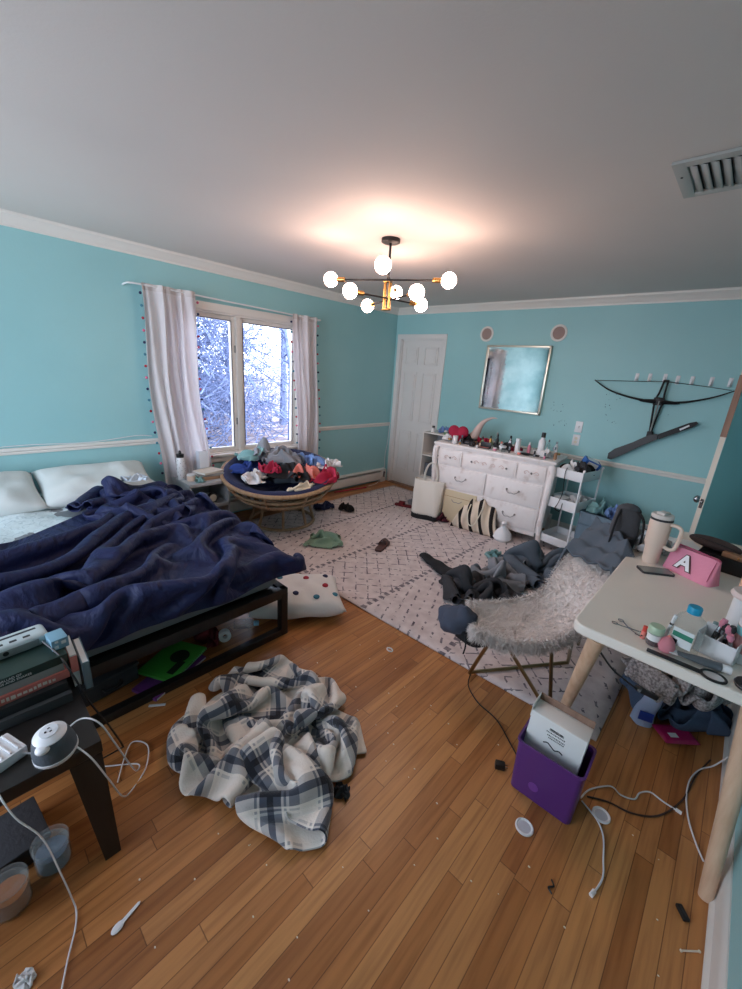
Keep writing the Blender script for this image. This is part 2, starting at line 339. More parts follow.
    lf = g.M('LESS_THAN', g.M('ABSOLUTE', g.M('SUBTRACT', g.noise(o, 12, 2), .5)), .018); g.l(g.mix(g.M('MULTIPLY', lf, .35), lin((206, 220, 222)), lin((120, 150, 160))), g.p.inputs['Base Color'])
    g.bump(g.noise(o, 7, 5), .9, .02)
    g = G('navy_cotton', .62); o, x, y, z = g.coord(); g.p.inputs['Base Color'].default_value = lin((26, 34, 74)); g.p.inputs['Specular IOR Level'].default_value = .35
    st = g.noise(g.comb(g.M('ADD', g.M('MULTIPLY', x, 7), g.M('MULTIPLY', g.noise(o, 3, 3), 4)), g.M('ADD', g.M('MULTIPLY', y, 15), g.M('MULTIPLY', g.noise(o, 2.3, 3), 6)), g.M('MULTIPLY', z, 8)), 1, 4); g.bump(st, .9, .03)
    g = G('mirror_glass', .06); o, x, y, z = g.coord(); g.p.inputs['Metallic'].default_value = 1; g.p.inputs['Base Color'].default_value = (.86, .9, .9, 1)
    g.l(g.ramp(g.noise(o, 7, 6), (.38, (.012,)*3), (.62, (.07,)*3)), g.p.inputs['Roughness'])
    g.l(g.ramp(g.noise(o, 5, 7), (.4, (.62, .72, .74)), (.6, (.9, .93, .93))), g.p.inputs['Base Color'])
    g = G('leaf_litter', .95); o, x, y, z = g.coord(); g.l(g.ramp(g.noise(o, 2.2, 9), (.3, lin((58, 58, 76))), (.5, lin((140, 118, 116))), (.7, lin((178, 178, 190)))), g.p.inputs['Base Color'])
    g = G('bark', .9); o, x, y, z = g.coord(); g.l(g.ramp(g.noise(o, 6, 5), (.3, lin((74, 84, 116))), (.7, lin((124, 136, 172)))), g.p.inputs['Base Color'])
    g = G('knit_heather', .95); o, x, y, z = g.coord(); g.l(g.ramp(g.noise(o, 90, 3), (.35, lin((120, 112, 112))), (.65, lin((190, 182, 180)))), g.p.inputs['Base Color']); g.bump(g.noise(o, 160, 3), .5)
    g = G('pane_glass', .02)
    tr = g.n('ShaderNodeBsdfTransparent'); gl = g.n('ShaderNodeBsdfGlossy'); gl.inputs['Roughness'].default_value = .02; fr = g.n('ShaderNodeFresnel'); fr.inputs[0].default_value = 1.3
    ms = g.n('ShaderNodeMixShader'); g.l(fr.outputs[0], ms.inputs[0]); g.l(tr.outputs[0], ms.inputs[1]); g.l(gl.outputs[0], ms.inputs[2]); g.l(ms.outputs[0], g.nt.nodes['Material Output'].inputs[0])
    for nm, tint in (('clear_plastic', (.93, .96, .96, 1)), ('pink_plastic_clear', (.95, .72, .76, 1))):
        g = G(nm, .08); tr = g.n('ShaderNodeBsdfTransparent'); tr.inputs[0].default_value = tint; ms = g.n('ShaderNodeMixShader'); lw = g.n('ShaderNodeLayerWeight'); lw.inputs[0].default_value = .35
        g.p.inputs['Base Color'].default_value = (.75, .78, .78, 1); g.l(g.M('MULTIPLY_ADD', lw.outputs[1], .28, .03), ms.inputs[0]); g.l(tr.outputs[0], ms.inputs[1]); g.l(g.p.outputs[0], ms.inputs[2]); g.l(ms.outputs[0], g.nt.nodes['Material Output'].inputs[0])
build_mats()
mat('white_trim', (226, 222, 216), .45); mat('white_door', (222, 220, 218), .4); mat('black_plastic', (18, 18, 20), .4); mat('white_plastic', (226, 226, 228), .35)
mat('curtain_cloth', (226, 220, 222), .9, bump=.2, bscale=120, translucent=.28); mat('brass', (196, 148, 88), .28, 1); mat('black_metal', (20, 20, 22), .45, .4)
mat('bulb_glow', (255, 240, 220), .3, emit=(255, 214, 194), estr=10.5); mat('nickel', (170, 168, 172), .22, 1); mat('gold_tube', (150, 136, 104), .3, 1)
mat('grey_metal', (150, 152, 148), .5, .3); mat('vent_paint', (176, 178, 174), .5); mat('dark', (10, 10, 11), .8)
mat('navy_flat', (26, 34, 72), .8, sheen=.05, bump=.2, bscale=90); mat('crimson', (168, 26, 62), .8, bump=.2); mat('pink_fabric', (224, 140, 164), .75, bump=.15, bscale=80)
mat('teal_cloth', (120, 160, 160), .9); mat('white_cloth', (222, 220, 220), .9, bump=.3, bscale=60); mat('black_cloth', (20, 20, 24), .85, bump=.3, bscale=60); mat('coral', (226, 132, 120), .85)
mat('sage_cloth', (130, 160, 140), .9, bump=.3, bscale=60); mat('grey_cloth', (132, 134, 140), .9, bump=.3, bscale=60); mat('slate_cloth', (84, 92, 102), .9, bump=.3, bscale=40); mat('charcoal', (50, 50, 54), .85, bump=.3, bscale=50)
mat('blue_cloth', (110, 140, 190), .9, bump=.3); mat('cream', (226, 216, 196), .8); mat('cardboard', (206, 190, 160), .8); mat('tan', (150, 112, 84), .7); mat('fur', (226, 218, 214), .95)
mat('purple_plastic', (84, 44, 112), .35); mat('paper', (225, 224, 222), .7); mat('ink', (36, 34, 38), .7); mat('chrome_grey', (86, 92, 98), .45)
# ------------------------------------------------------------------ room
WX, YF, HZ = 4.23, -6.2, 2.44
struct(mk('floor', B().b2(-.0, WX, YF, 0, -.05, 0), 'oak_floor', smooth=False))
struct(mk('ceiling', B().b2(-.1, WX+.1, YF-.1, .1, HZ, HZ+.05), 'ceiling_paint', smooth=False))
wy0, wy1, wz0, wz1 = -3.13, -1.67, .68, 2.04
struct(mk('wall_left', B().b2(-.16, 0, YF, wy0, 0, HZ).b2(-.16, 0, wy1, 0, 0, HZ).b2(-.16, 0, wy0, wy1, 0, wz0).b2(-.16, 0, wy0, wy1, wz1, HZ), 'teal_wall_paint', smooth=False))
dx0, dx1, dz = .105, .790, 2.05
struct(mk('wall_back', B().b2(-.16, dx0, 0, .14, 0, HZ).b2(dx1, WX+.1, 0, .14, 0, HZ).b2(dx0, dx1, 0, .14, dz, HZ).b2(dx0, dx1, .1, .14, 0, dz), 'teal_wall_paint', smooth=False))
struct(mk('wall_right', B().b2(WX, WX+.1, YF, 0, 0, HZ), 'teal_wall_paint', smooth=False))
struct(mk('wall_front', B().b2(-.16, .4, YF-.16, YF, 0, HZ).b2(2.8, WX+.1, YF-.16, YF, 0, HZ).b2(.4, 2.8, YF-.16, YF, 0, .4).b2(.4, 2.8, YF-.16, YF, 2.3, HZ), 'teal_wall_paint', smooth=False))  # opening here is added, out of view, to let more daylight in
def crown(name, p0, p1, nrm, prof, m='white_trim'):
    p0 = V(*p0); p1 = V(*p1); n_ = V(*nrm); b = B()
    b.grid(2, len(prof), lambda u, v: p0.lerp(p1, u) + n_*prof[round(v*(len(prof)-1))][0] + V(0, 0, prof[round(v*(len(prof)-1))][1]))
    return struct(mk(name, b, m, ang=30))
CP = [(0, -.082), (.012, -.082), (.014, -.068), (.03, -.05), (.045, -.026), (.06, -.016), (.062, -.004), (.072, -.003), (.072, 0)]
crown('trim_1', (0, YF, HZ), (0, 0, HZ), (1, 0, 0), CP); crown('trim_2', (0, 0, HZ), (WX, 0, HZ), (0, -1, 0), CP); crown('trim_3', (WX, YF, HZ), (WX, 0, HZ), (-1, 0, 0), CP)
RP = [(0, -.03), (.010, -.03), (.014, -.018), (.012, -.01), (.022, 0), (.022, .01), (.014, .018), (.006, .02), (0, .02)]
for i, (a, b_, n_) in enumerate((((0, YF, .868), (0, -3.17, .868), (1, 0, 0)), ((0, -1.63, .868), (0, 0, .868), (1, 0, 0)), ((.86, 0, .868), (WX, 0, .868), (0, -1, 0)), ((WX, YF, .868), (WX, -.95, .868), (-1, 0, 0)))):
    crown('trim_%d' % (i+4), a, b_, n_, RP)
BP = [(0, 0), (.028, 0), (.028, .012), (.016, .022), (.016, .10), (.010, .118), (.004, .125), (0, .125)]
crown('baseboard_back', (.86, 0, 0), (WX, 0, 0), (0, -1, 0), BP); crown('baseboard_right', (WX, YF, 0), (WX, -.95, 0), (-1, 0, 0), BP); crown('baseboard_left', (0, YF, 0), (0, -3.3, 0), (1, 0, 0), BP)
# closed six-panel door in the back wall
d = mk('door_1', B().b2(dx0+.012, dx1-.012, .035, .07, .01, dz-.012), 'white_door', smooth=False); struct(d, 'closed white six-panel door in the back wall')
pw = .215; cx = (dx0+dx1)/2
pm = B()
for sx in (-1, 1):
    x0 = cx + (.055 if sx > 0 else -.055-pw)
    for z0, z1 in ((.22, .80), (.95, 1.62), (1.72, 1.95)):
        pm.box((x0+pw/2, .0345, (z0+z1)/2), (pw, .006, z1-z0), bev=.003); pm.box((x0+pw/2, .028, (z0+z1)/2), (pw-.06, .014, z1-z0-.06), bev=.006)
        fr = .010
        for a, b_, c_, e_ in ((x0, x0+pw, z0, z0+fr), (x0, x0+pw, z1-fr, z1), (x0, x0+fr, z0, z1), (x0+pw-fr, x0+pw, z0, z1)): pm.box(((a+b_)/2, .030, (c_+e_)/2), (b_-a, .018, e_-c_), bev=.004)
mk('raised_panel', pm, 'white_door', d, ang=30)
mk('door_casing', B().box((dx0-.03, -.008, (dz+.06)/2), (.062, .02, dz+.06), bev=.005).box((dx1+.03, -.008, (dz+.06)/2), (.062, .02, dz+.06), bev=.005).box((cx, -.009, dz+.03), (dx1-dx0+.12, .022, .06), bev=.005)
   .b2(dx0-.001, dx0+.012, 0, .1, 0, dz).b2(dx1-.012, dx1+.001, 0, .1, 0, dz).b2(dx0, dx1, 0, .1, dz-.012, dz+.001), 'white_door', d, ang=30)
mk('threshold', B().b2(dx0, dx1, -.05, .05, -.001, .012, bev=.004), 'brown_board', d)
# open door leaf at the right, hinged by the back wall, painted teal on its room side
hx, hy, fx, fy = 4.185, -.06, 3.78, -.85
L = math.hypot(hx-fx, hy-fy); ang = math.atan2(fy-hy, fx-hx)
d2 = thing('door', 'open door leaf with teal painted face, cream edge and silver knob', 'door', (hx, hy, 0), ang)
d2['kind'] = 'structure'; d2.name = 'door_2'
mk('leaf', B().b2(0, L-.003, .0, .034, .01, 2.03), 'teal_wall_paint', d2, smooth=False)
mk('edge_strip', B().b2(L-.003, L, -.001, .035, .01, 2.03), mat('cream_paint', (214, 206, 192), .5), d2, smooth=False)
e = mk('bare_wood_patch', B().b2(L-.001, L+.003, -.003, .037, 1.33, 1.75), 'brown_board', d2, smooth=False); e['label'] = 'bare brown wood patch on the door edge'
kb = B(); kb.lathe([(0, 0), (.026, 0), (.026, .005), (.011, .009), (.010, .03), (.02, .036), (.028, .048), (.028, .06), (.018, .072), (0, .075)], (L-.065, -.0, .845), axis=(0, -1, 0)); mk('door_knob', kb, 'nickel', d2)
mk('latch_plate', B().b2(L-.0005, L+.0022, .006, .028, .80, .87).box((L+.006, .017, .845), (.012, .010, .016), bev=.002), 'nickel', d2)
mk('face_trim', B().b2(L-.09, L, .034, .036, .01, 2.03), MATS['teal_wall_paint'], d2, smooth=False)
# ------------------------------------------------------------------ window
win = mk('window_1', B().box((.012, (wy0+wy1)/2, wz1+.03), (.024, wy1-wy0+.14, .07), bev=.005).box((.012, wy0-.035, (wz0+wz1)/2), (.024, .07, wz1-wz0), bev=.005).box((.012, wy1+.035, (wz0+wz1)/2), (.024, .07, wz1-wz0), bev=.005)
   .box((.012, (wy0+wy1)/2, wz0-.05), (.02, wy1-wy0+.12, .06), bev=.004), 'white_trim', ang=30); struct(win, 'white double casement window in the left wall')
mk('window_sill', B().box((-.04, (wy0+wy1)/2, wz0-.008), (.18, wy1-wy0+.10, .022), bev=.006), 'white_trim', win)
mk('jamb', B().b2(-.15, 0, wy0, wy0+.02, wz0, wz1).b2(-.15, 0, wy1-.02, wy1, wz0, wz1).b2(-.15, 0, wy0, wy1, wz1-.02, wz1).b2(-.15, 0, wy0, wy1, wz0, wz0+.01), 'white_trim', win, smooth=False)
ym = -2.41
mk('mullion', B().box((-.07, ym, (wz0+wz1)/2), (.1, .05, wz1-wz0), bev=.004), 'white_trim', win)
for a, b_ in ((wy0+.02, ym-.025), (ym+.025, wy1-.02)):
    f = .042; z0, z1 = wz0+.01, wz1-.02
    s_ = mk('sash', B().b2(-.10, -.055, a, a+f, z0, z1, bev=.004).b2(-.10, -.055, b_-f, b_, z0, z1, bev=.004).b2(-.10, -.055, a+f, b_-f, z0, z0+f, bev=.004).b2(-.10, -.055, a+f, b_-f, z1-f, z1, bev=.004), 'white_trim', win)
    mk('pane', B().b2(-.082, -.078, a+f-.004, b_-f+.004, z0+f-.004, z1-f+.004), 'pane_glass', s_, smooth=False)
    mk('sash_gasket', B().b2(-.0545, -.052, a+f-.007, a+f, z0+f, z1-f).b2(-.0545, -.052, b_-f, b_-f+.007, z0+f, z1-f).b2(-.0545, -.052, a+f, b_-f, z1-f, z1-f+.006), 'charcoal', s_, smooth=False)
for z in (1.0, 1.72):
    mk('sash_lock', B().box((-.05, ym-.03, z), (.02, .014, .07), bev=.004), 'grey_metal', win)
w2 = mk('added_rear_window', B().b2(.34, 2.86, YF, YF+.02, 2.28, 2.34).b2(.34, 2.86, YF, YF+.02, .34, .4).b2(.34, .4, YF, YF+.02, .4, 2.3).b2(2.8, 2.86, YF, YF+.02, .4, 2.3).b2(1.57, 1.63, YF-.1, YF-.04, .4, 2.3), 'white_trim', smooth=False); struct(w2)  # rear window added behind the camera to brighten the room with daylight
mk('pane', B().b2(.4, 2.8, YF-.08, YF-.076, .4, 2.3), 'pane_glass', w2, smooth=False)
# ------------------------------------------------------------------ outside: ground, trees, twigs
struct(mk('ground', B().b2(-60, -.3, -45, 40, -.9, -.6), 'leaf_litter', smooth=False)); bpy.data.objects['ground']['label'] = 'leaf-strewn snowy ground outside the window'
rnd = random.Random(7)
def branch(b, p, dr, ln, r, lv):
    q = [p]; cur = p.copy(); dd = dr.copy()
    for k in range(3): dd = (dd + V(rnd.uniform(-.2, .2), rnd.uniform(-.2, .2), rnd.uniform(-.02, .12))).normalized(); cur = cur + dd*ln/3; q.append(cur.copy())
    b.tube(q, lambda t: r*(1-.6*t), seg=4, n=2)
    if lv > 0:
        for k in range(4 if lv > 1 else 3):
            i = rnd.choice((1, 2, 3)); nd = (dd + V(rnd.uniform(-1, 1), rnd.uniform(-1, 1), rnd.uniform(-.1, .7))).normalized(); branch(b, q[i], nd, ln*rnd.uniform(.45, .7), r*.42, lv-1)
TL = [(-7.0, -3.0, 1.0, 'dark bare tree trunk rising behind the left window pane'), (-6.0, -.4, .9, 'slim bare tree nearest the mullion outside the right window pane'), (-9.5, 2.6, .8, 'bare tree outside the middle of the right window pane'), (-10, -1.4, 1.2, 'tall bare tree far behind the window mullion'),
      (-9, 4.4, 1.1, 'bare tree seen beside the right curtain'), (-13, 1.5, 1.3, 'far bare tree seen through the right window pane'), (-14, -4.0, 1.3, 'far bare tree seen through the left window pane'), (-5.2, 2.0, .7, 'small bare sapling low in the right window pane')]
for x, y, s, lb in TL:
    b = B(); h = 7.5*s; pts = [V(0, 0, 0)]
    for k in range(1, 6): pts.append(V(rnd.uniform(-.15, .15)*k*.4, rnd.uniform(-.2, .2)*k*.4, h*k/5))
    b.tube(pts, lambda t: .13*s*(1-.75*t), seg=7, n=3)
    for k in range(16):
        t = rnd.uniform(.12, .9)*5; i = int(t); p = pts[i].lerp(pts[i+1], t-i); a = rnd.uniform(0, 2*PI); branch(b, p, V(math.cos(a), math.sin(a), rnd.uniform(.1, .8)).normalized(), rnd.uniform(1.2, 2.4)*s, .035*s, 2)
    tag(mk('bare_tree', b, 'bark'), lb, 'tree', 'trees outside the window', loc=(x, y, -.6))
b = B()
for k in range(21000):
    x = -rnd.uniform(5, 19); y = rnd.uniform(-9, 1)*.5 - x*.35*rnd.uniform(-.6, 1.4); z = -.6 + rnd.random()**1.15*8.0; ln = rnd.uniform(.4, 1.7); a = rnd.uniform(0, 2*PI); t = rnd.uniform(-.2, 1.2)
    y = max(y, -2.5+rnd.random())
    dr = V(math.cos(a)*math.cos(t), math.sin(a)*math.cos(t), math.sin(t)); p = V(x, y, z); b.tube([p, p+dr*ln*.5+V(0, 0, rnd.uniform(-.1, .1)), p+dr*ln], lambda t: .014*(1.15-t), seg=3, sm=False)
tag(mk('brushwood', b, 'bark'), 'tangle of bare twigs filling the view outside the window', 'brush', kind='stuff')
# ------------------------------------------------------------------ baseboard heater, ceiling vent, wall fittings
h = thing('baseboard_heater', 'long white baseboard heater under the window wall', 'heater', (0, -1.62, 0))
mk('casing', B().b2(.0, .012, -1.6, 1.56, .02, .2).b2(.0, .062, -1.6, 1.56, .178, .19, bev=.003).box((.058, -.02, .10), (.006, 3.16, .115), bev=.002).b2(.012, .06, -1.6, -1.58, .0, .19).b2(.012, .062, 1.45, 1.56, .0, .192, bev=.003), 'white_trim', h, ang=30)
mk('fin_core', B().b2(.014, .045, -1.57, 1.44, .05, .13), 'charcoal', h, smooth=False)
mk('valve', B().cyl((.075, 1.50, .08), (.075, 1.50, .14), .014).sph((.075, 1.50, .15), .018), 'nickel', h)
tag(mk('loose_cable', B().tube([(.03, -.03, .86), (.035, -.05, .6), (.04, -.09, .4), (.07, -.12, .22), (.09, -.2, .1), (.1, -.3, .01), (.12, -.5, .006)], .004, seg=6), 'white_plastic'), 'thin white cable hanging down the wall corner by the closed door', 'cable')
v = thing('ceiling_vent', 'grey slatted air return grille in the ceiling', 'vent', (3.78, -2.37, HZ))
fx0, fx1, fy0, fy1 = -.34, .40, -.18, .18
mk('frame', B().b2(fx0, fx0+.045, fy0, fy1, -.012, 0, bev=.004).b2(fx1-.045, fx1, fy0, fy1, -.012, 0, bev=.004).b2(fx0+.04, fx1-.04, fy0, fy0+.045, -.012, 0, bev=.004).b2(fx0+.04, fx1-.04, fy1-.045, fy1, -.012, 0, bev=.004), 'vent_paint', v)
mk('duct_back', B().b2(fx0+.04, fx1-.04, fy0+.04, fy1-.04, -.002, 0), 'charcoal', v, smooth=False)
for k in range(20):
    x = fx0+.045+k*.0325; b = B(); b.grid(5, 2, lambda u, w_: V(x+.0305*u, (w_-.5)*.26, -.003-.011*math.sin(u*PI/2))); o = mk('slat', b, 'vent_paint', v)
    q = o.modifiers.new('t', 'SOLIDIFY'); q.thickness = .0015
for x, y in ((fx0+.02, -.05), (fx0+.28, .16), (fx0+.30, -.16)): mk('screw', B().sph((x, y, -.0125), .005, 8, (1, 1, .4)), 'dark', v)
def spk(x, z, lb):
    t = thing('wall_speaker', lb, 'speaker', (x, 0, z), group='round speakers above the mirror')
    mk('rim', B().lathe([(.062, -.001), (.085, -.001), (.085, .006), (.080, .010), (.066, .010), (.062, .004)], axis=(0, -1, 0), seg=40), 'white_trim', t)
    mk('grille', B().lathe([(0, .006), (.063, .005), (.063, 0)], axis=(0, -1, 0), seg=32), mat('pinkish_grille', (166, 142, 136), .8, bump=.5, bscale=400), t)
spk(1.393, 2.109, 'round white-rimmed wall speaker above the left corner of the mirror'); spk(2.22, 2.114, 'round white-rimmed wall speaker above the right corner of the mirror')
t = thing('wall_mirror', 'square smudged mirror in a thin silver frame on the back wall', 'mirror', (1.815, 0, 1.255))
mw, mh, fr = .375, .73, .022
mk('mirror_frame', B().b2(-mw, -mw+fr, -.045, -.002, 0, mh, bev=.006).b2(mw-fr, mw, -.045, -.002, 0, mh, bev=.006).b2(-mw, mw, -.045, -.002, 0, fr, bev=.006).b2(-mw, mw, -.045, -.002, mh-fr, mh, bev=.006), mat('champagne', (212, 206, 190), .3, .6), t)
mk('glass', B().b2(-mw+.01, mw-.01, -.034, -.006, .01, mh-.01), 'mirror_glass', t, smooth=False)
for z, lb in ((1.187, 'upper white wall plate right of the dresser, with a light switch'), (1.048, 'lower white wall plate right of the dresser, with an outlet')):
    t = thing('wall_plate', lb, 'outlet', (2.611, 0, z), group='wall plates right of the dresser')
    mk('plate', B().box((0, -.004, 0), (.072, .007, .115), bev=.003), 'white_plastic', t)
    if z > 1.1: mk('toggle', B().box((0, -.012, .003), (.009, .018, .02), bev=.002), 'white_plastic', t)
    else:
        for q in (-.02, .02): mk('socket', B().lathe([(0, .0), (.014, .0), (.015, -.003)], (0, -.0105, q), axis=(0, 1, 0)).box((-.005, -.0108, q+.002), (.002, .001, .008)).box((.005, -.0108, q+.002), (.002, .001, .008)), 'cream', t)
hk = None
for i, (x, z, lb) in enumerate(((3.021, 1.715, 'leftmost white adhesive hook above the crossbow'), (3.125, 1.718, 'second white adhesive hook from the left above the crossbow'), (3.243, 1.722, 'white adhesive hook right behind the crossbow stirrup'), (3.34, 1.712, 'fourth white adhesive hook from the left above the crossbow'),
        (3.445, 1.712, 'fifth white adhesive hook from the left above the crossbow'), (3.58, 1.715, 'white adhesive hook second from the open door edge'), (3.705, 1.715, 'white adhesive hook half hidden by the open door edge'))):
    if hk is None:
        hk = thing('adhesive_hook', lb, 'hook', (x, 0, z), group='white hooks above the crossbow')
        mk('backplate', B().box((0, -.004, 0), (.03, .007, .075), bev=.0034), 'white_plastic', hk)
        mk('prong', B().tube([(0, -.006, .012), (0, -.012, -.01), (0, -.02, -.028), (0, -.034, -.030), (0, -.038, -.015)], .0055), 'white_plastic', hk)
    else: dup(hk, (x, 0, z), 0, lb)
# crossbow
t = thing('crossbow', 'black crossbow hanging from the white hooks on the back wall', 'crossbow', (3.25, -.045, 1.50))
mk('string', B().tube([(-.56, 0, .165), (-.2, .0, .18), (0, 0, .19), (.25, 0, .175), (.48, 0, .152)], .0028, seg=6), 'black_plastic', t)
for s_, e_ in ((-1, (-.575, 0, .168)), (1, (.50, 0, .150))):
    ex = e_[0]; mk('limb', B().tube([(s_*.10, 0, .012), (ex*.45, 0, .035), (ex*.75, 0, .085), e_], lambda q: .011*(1-.55*q), seg=8), 'black_plastic', t)
    mk('limb_pocket', B().tube([(s_*.02, -.004, .012), (s_*.07, -.004, .012), (s_*.13, -.004, .012), (s_*.16, 0, .018)], lambda q: .022*(1-.6*q), seg=8), 'black_metal', t)
rb = B()
rb.tube([(.0, -.0, .20), (-.012, 0, .10), (-.03, 0, .02), (-.02, 0, -.12), (-.005, 0, -.28)], .0085).tube([(.03, -.0, .20), (.028, 0, .10), (.03, 0, .02), (.018, 0, -.12), (.005, 0, -.28)], .0085).box((.015, 0, .2), (.045, .014, .014), bev=.004).box((0, 0, .015), (.085, .03, .07), bev=.01).box((.0, 0, -.29), (.05, .03, .06), bev=.01)
mk('riser', rb, 'black_metal', t); mk('barrel', B().tube([(.005, -.012, .02), (.0, -.012, -.26)], .006), 'grey_metal', t)
fo = B(); 
m_ = Matrix.Rotation(PI/2, 4, 'X')
fo.prism([(-.298, -.523), (-.253, -.47), (-.12, -.385), (-.004, -.295), (.056, -.276), (.072, -.324), (-.04, -.405), (-.16, -.505), (-.26, -.582), (-.296, -.578)][::-1], -.018, .018, m_)
mk('forend', fo, 'black_plastic', t)
sk = B().prism([(.061, -.28), (.267, -.146), (.315, -.128), (.333, -.147), (.299, -.182), (.08, -.323)], -.014, .014, m_); mk('stock', sk, 'black_metal', t)
mk('stock_inlay', B().prism([(.21, -.207), (.271, -.162), (.278, -.173), (.22, -.221)], .0142, .016, m_), 'white_plastic', t)
sc_ = B(); rs = random.Random(21)
for cx_, cz_, n_ in ((2.36, 1.36, 9), (2.42, 1.22, 7), (2.86, 1.50, 7), (2.80, 1.40, 5), (3.40, 1.46, 2), (2.90, 1.33, 4)):
    for k in range(n_):
        x = cx_+rs.uniform(-.07, .07); z = cz_+rs.uniform(-.06, .06); sc_.box((x, -.0005, z), (rs.uniform(.003, .007), .001, rs.uniform(.004, .014)), rot=Matrix.Rotation(rs.uniform(-.9, .9), 3, 'Y').to_quaternion())
mk('paint_chips', sc_, mat('chip_grey', (74, 96, 110), .9), bpy.data.objects['wall_back'], smooth=False)
# wall scuffs beside the crossbow: stains on the paint
# string light cable on the chair rail
tag(mk('cable_run', B().tube([(.012, -5.2, .90), (.03, -4.6, .895), (.014, -4.2, .905), (.03, -3.8, .897), (.02, -3.45, .925), (.03, -3.32, .915)], .0035, seg=6), 'white_plastic'), 'thin white wire lying on the chair rail above the pillows', 'wire')
# ------------------------------------------------------------------ curtains
rod = tag(mk('curtain_rod', B().tube([(0, -3.42, 2.13), (.06, -3.42, 2.135), (.095, -3.39, 2.14), (.1, -3.2, 2.14), (.1, -2.4, 2.125), (.1, -1.6, 2.11), (.095, -1.47, 2.11), (.05, -1.44, 2.11), (0, -1.44, 2.11)], .007), 'white_plastic'), 'thin white curtain rod curving into the wall above the window', 'rod')
POM = [mat('pom_navy', (40, 44, 80), .9), mat('pom_pink', (214, 110, 140), .9), mat('pom_red', (170, 50, 66), .9), mat('pom_teal', (70, 130, 150), .9)]
def curtain(lb, y0, y1, yb0, yb1, z1, seed, zb):
    t = thing('curtain', lb, 'curtain', (.1, y0, 0)); rr = random.Random(seed); ph = rr.random()*6
    def f(u, v):
        k = 1-v*.25; y = (y0+(y1-y0)*u)*(1-v)+(yb0+(yb1-yb0)*u)*v-y0
        fold = math.sin(u*34+ph+1.2*math.sin(v*2+ph))*.024*(.45+.55*min(1, v*6)) + math.sin(u*13+ph*2+v*1.5)*.016 + .010*math.sin(v*9+u*7)*v
        return V(fold, y+.012*math.sin(u*20+ph+v*4)+.015*math.sin(v*7+ph), z1*(1-v)+zb*v)
    mk('drape', B().grid(70, 34, f), 'curtain_cloth', t, ang=180)
    mk('header_tape', B().grid(70, 3, lambda u, v: f(u, v*.018) + V(.0035*(1 if v < 2 else 1), 0, .012-.02*v)), mat('header', (206, 200, 200), .9), t, ang=180)
    for side in (0, 1):
        for k in range(17):
            v = .04 + k*.055; p = f(side, v) + V(0, (-.018 if side == 0 else .018), 0); mk('pompom', B().sph(p, .0115, 8), POM[(k*3+side) % 4], t)
curtain('wide white curtain left of the window edged with tiny pompoms', -3.345, -2.90, -3.27, -2.81, 2.145, 3, .45)
curtain('narrow white curtain right of the window edged with tiny pompoms', -1.84, -1.50, -1.76, -1.44, 2.115, 5, .3)
# ------------------------------------------------------------------ chandelier
t = thing('chandelier', 'brass and black chandelier with eight glowing globe bulbs', 'chandelier', (1.894, -2.379, HZ))
mk('ceiling_canopy', B().lathe([(0, -.026), (.05, -.026), (.062, -.02), (.062, 0), (0, 0)]), 'black_metal', t)
mk('stem', B().cyl((0, 0, -.02), (0, 0, -.26), .008), 'black_metal', t)
mk('hub', B().cyl((-.022, -.0, -.245), (-.022, 0, -.42), .011).cyl((.022, 0, -.245), (.022, 0, -.42), .011).box((0, 0, -.425), (.06, .03, .012), bev=.003).box((0, 0, -.25), (.06, .03, .012), bev=.003), 'brass', t)
BARS = [((-.286, -.257, -.263), (.426, .091, -.263)), ((.275, -.36, -.256), (-.177, .30, -.256)), ((-.056, -.293, -.355), (.07, .297, -.355)), ((-.325, .15, -.364), (.354, -.13, -.364))]
for (a, b_) in BARS:
    A_ = V(*a); C_ = V(*b_); ds = (C_-A_).normalized(); mk('arm', B().cyl(A_+ds*.09, C_-ds*.09, .0055), 'black_metal', t)
    for e_, s_ in ((A_, 1), (C_, -1)):
        mk('socket', B().cyl(e_+ds*s_*.045, e_+ds*s_*.10, .015), 'brass', t); mk('bulb', B().sph(e_, .047, 24), 'bulb_glow', t)
# ------------------------------------------------------------------ rug
RZ = .012
def rugf(u, v):
    x = .32+3.43*u; y = -2.90+2.72*v + .17*u*(1-v); w_ = .012*math.sin(u*5)*(1-v)
    return V(x, y+w_, RZ+.002*noise.noise(V(x*3, y*3, 0)))
b = B(); b.keep = 1; b.grid(50, 40, rugf); o = mk('area_rug', b, 'rug_pile', ang=180); q = o.modifiers.new('t', 'SOLIDIFY'); q.thickness = .009; q.offset = -1
tag(o, 'large cream area rug with broken dark diamond pattern in bands', 'rug')
# ------------------------------------------------------------------ bed
t = thing('bed_frame', 'low dark platform bed frame with an open foot end', 'bed', (0, 0, 0))
BX, BY0, BY1 = 2.12, -4.95, -3.34
mk('platform', B().b2(.03, BX-.05, BY0+.04, BY1-.04, .27, .315).b2(.02, BX, BY0, BY0+.045, .265, .325, bev=.004).b2(.02, BX, BY1-.045, BY1, .265, .325, bev=.004), 'black_wood', t, ang=30)
mk('foot_rail', B().b2(BX-.045, BX, BY0, BY1, .265, .325, bev=.004), 'black_wood', t)
mk('floor_rail', B().b2(BX-.045, BX, BY0, BY1, 0.001, .045, bev=.004), 'black_wood', t)
for y in (BY0+.0225, BY1-.0225):
    for x in (BX-.0225, .06): mk('leg', B().box((x, y, .146), (.046, .046, .29), bev=.003), 'black_wood', t)
for y in (-4.4, -3.9): mk('support_leg', B().box((1.0, y, .136), (.04, .04, .27)), 'black_wood', t)
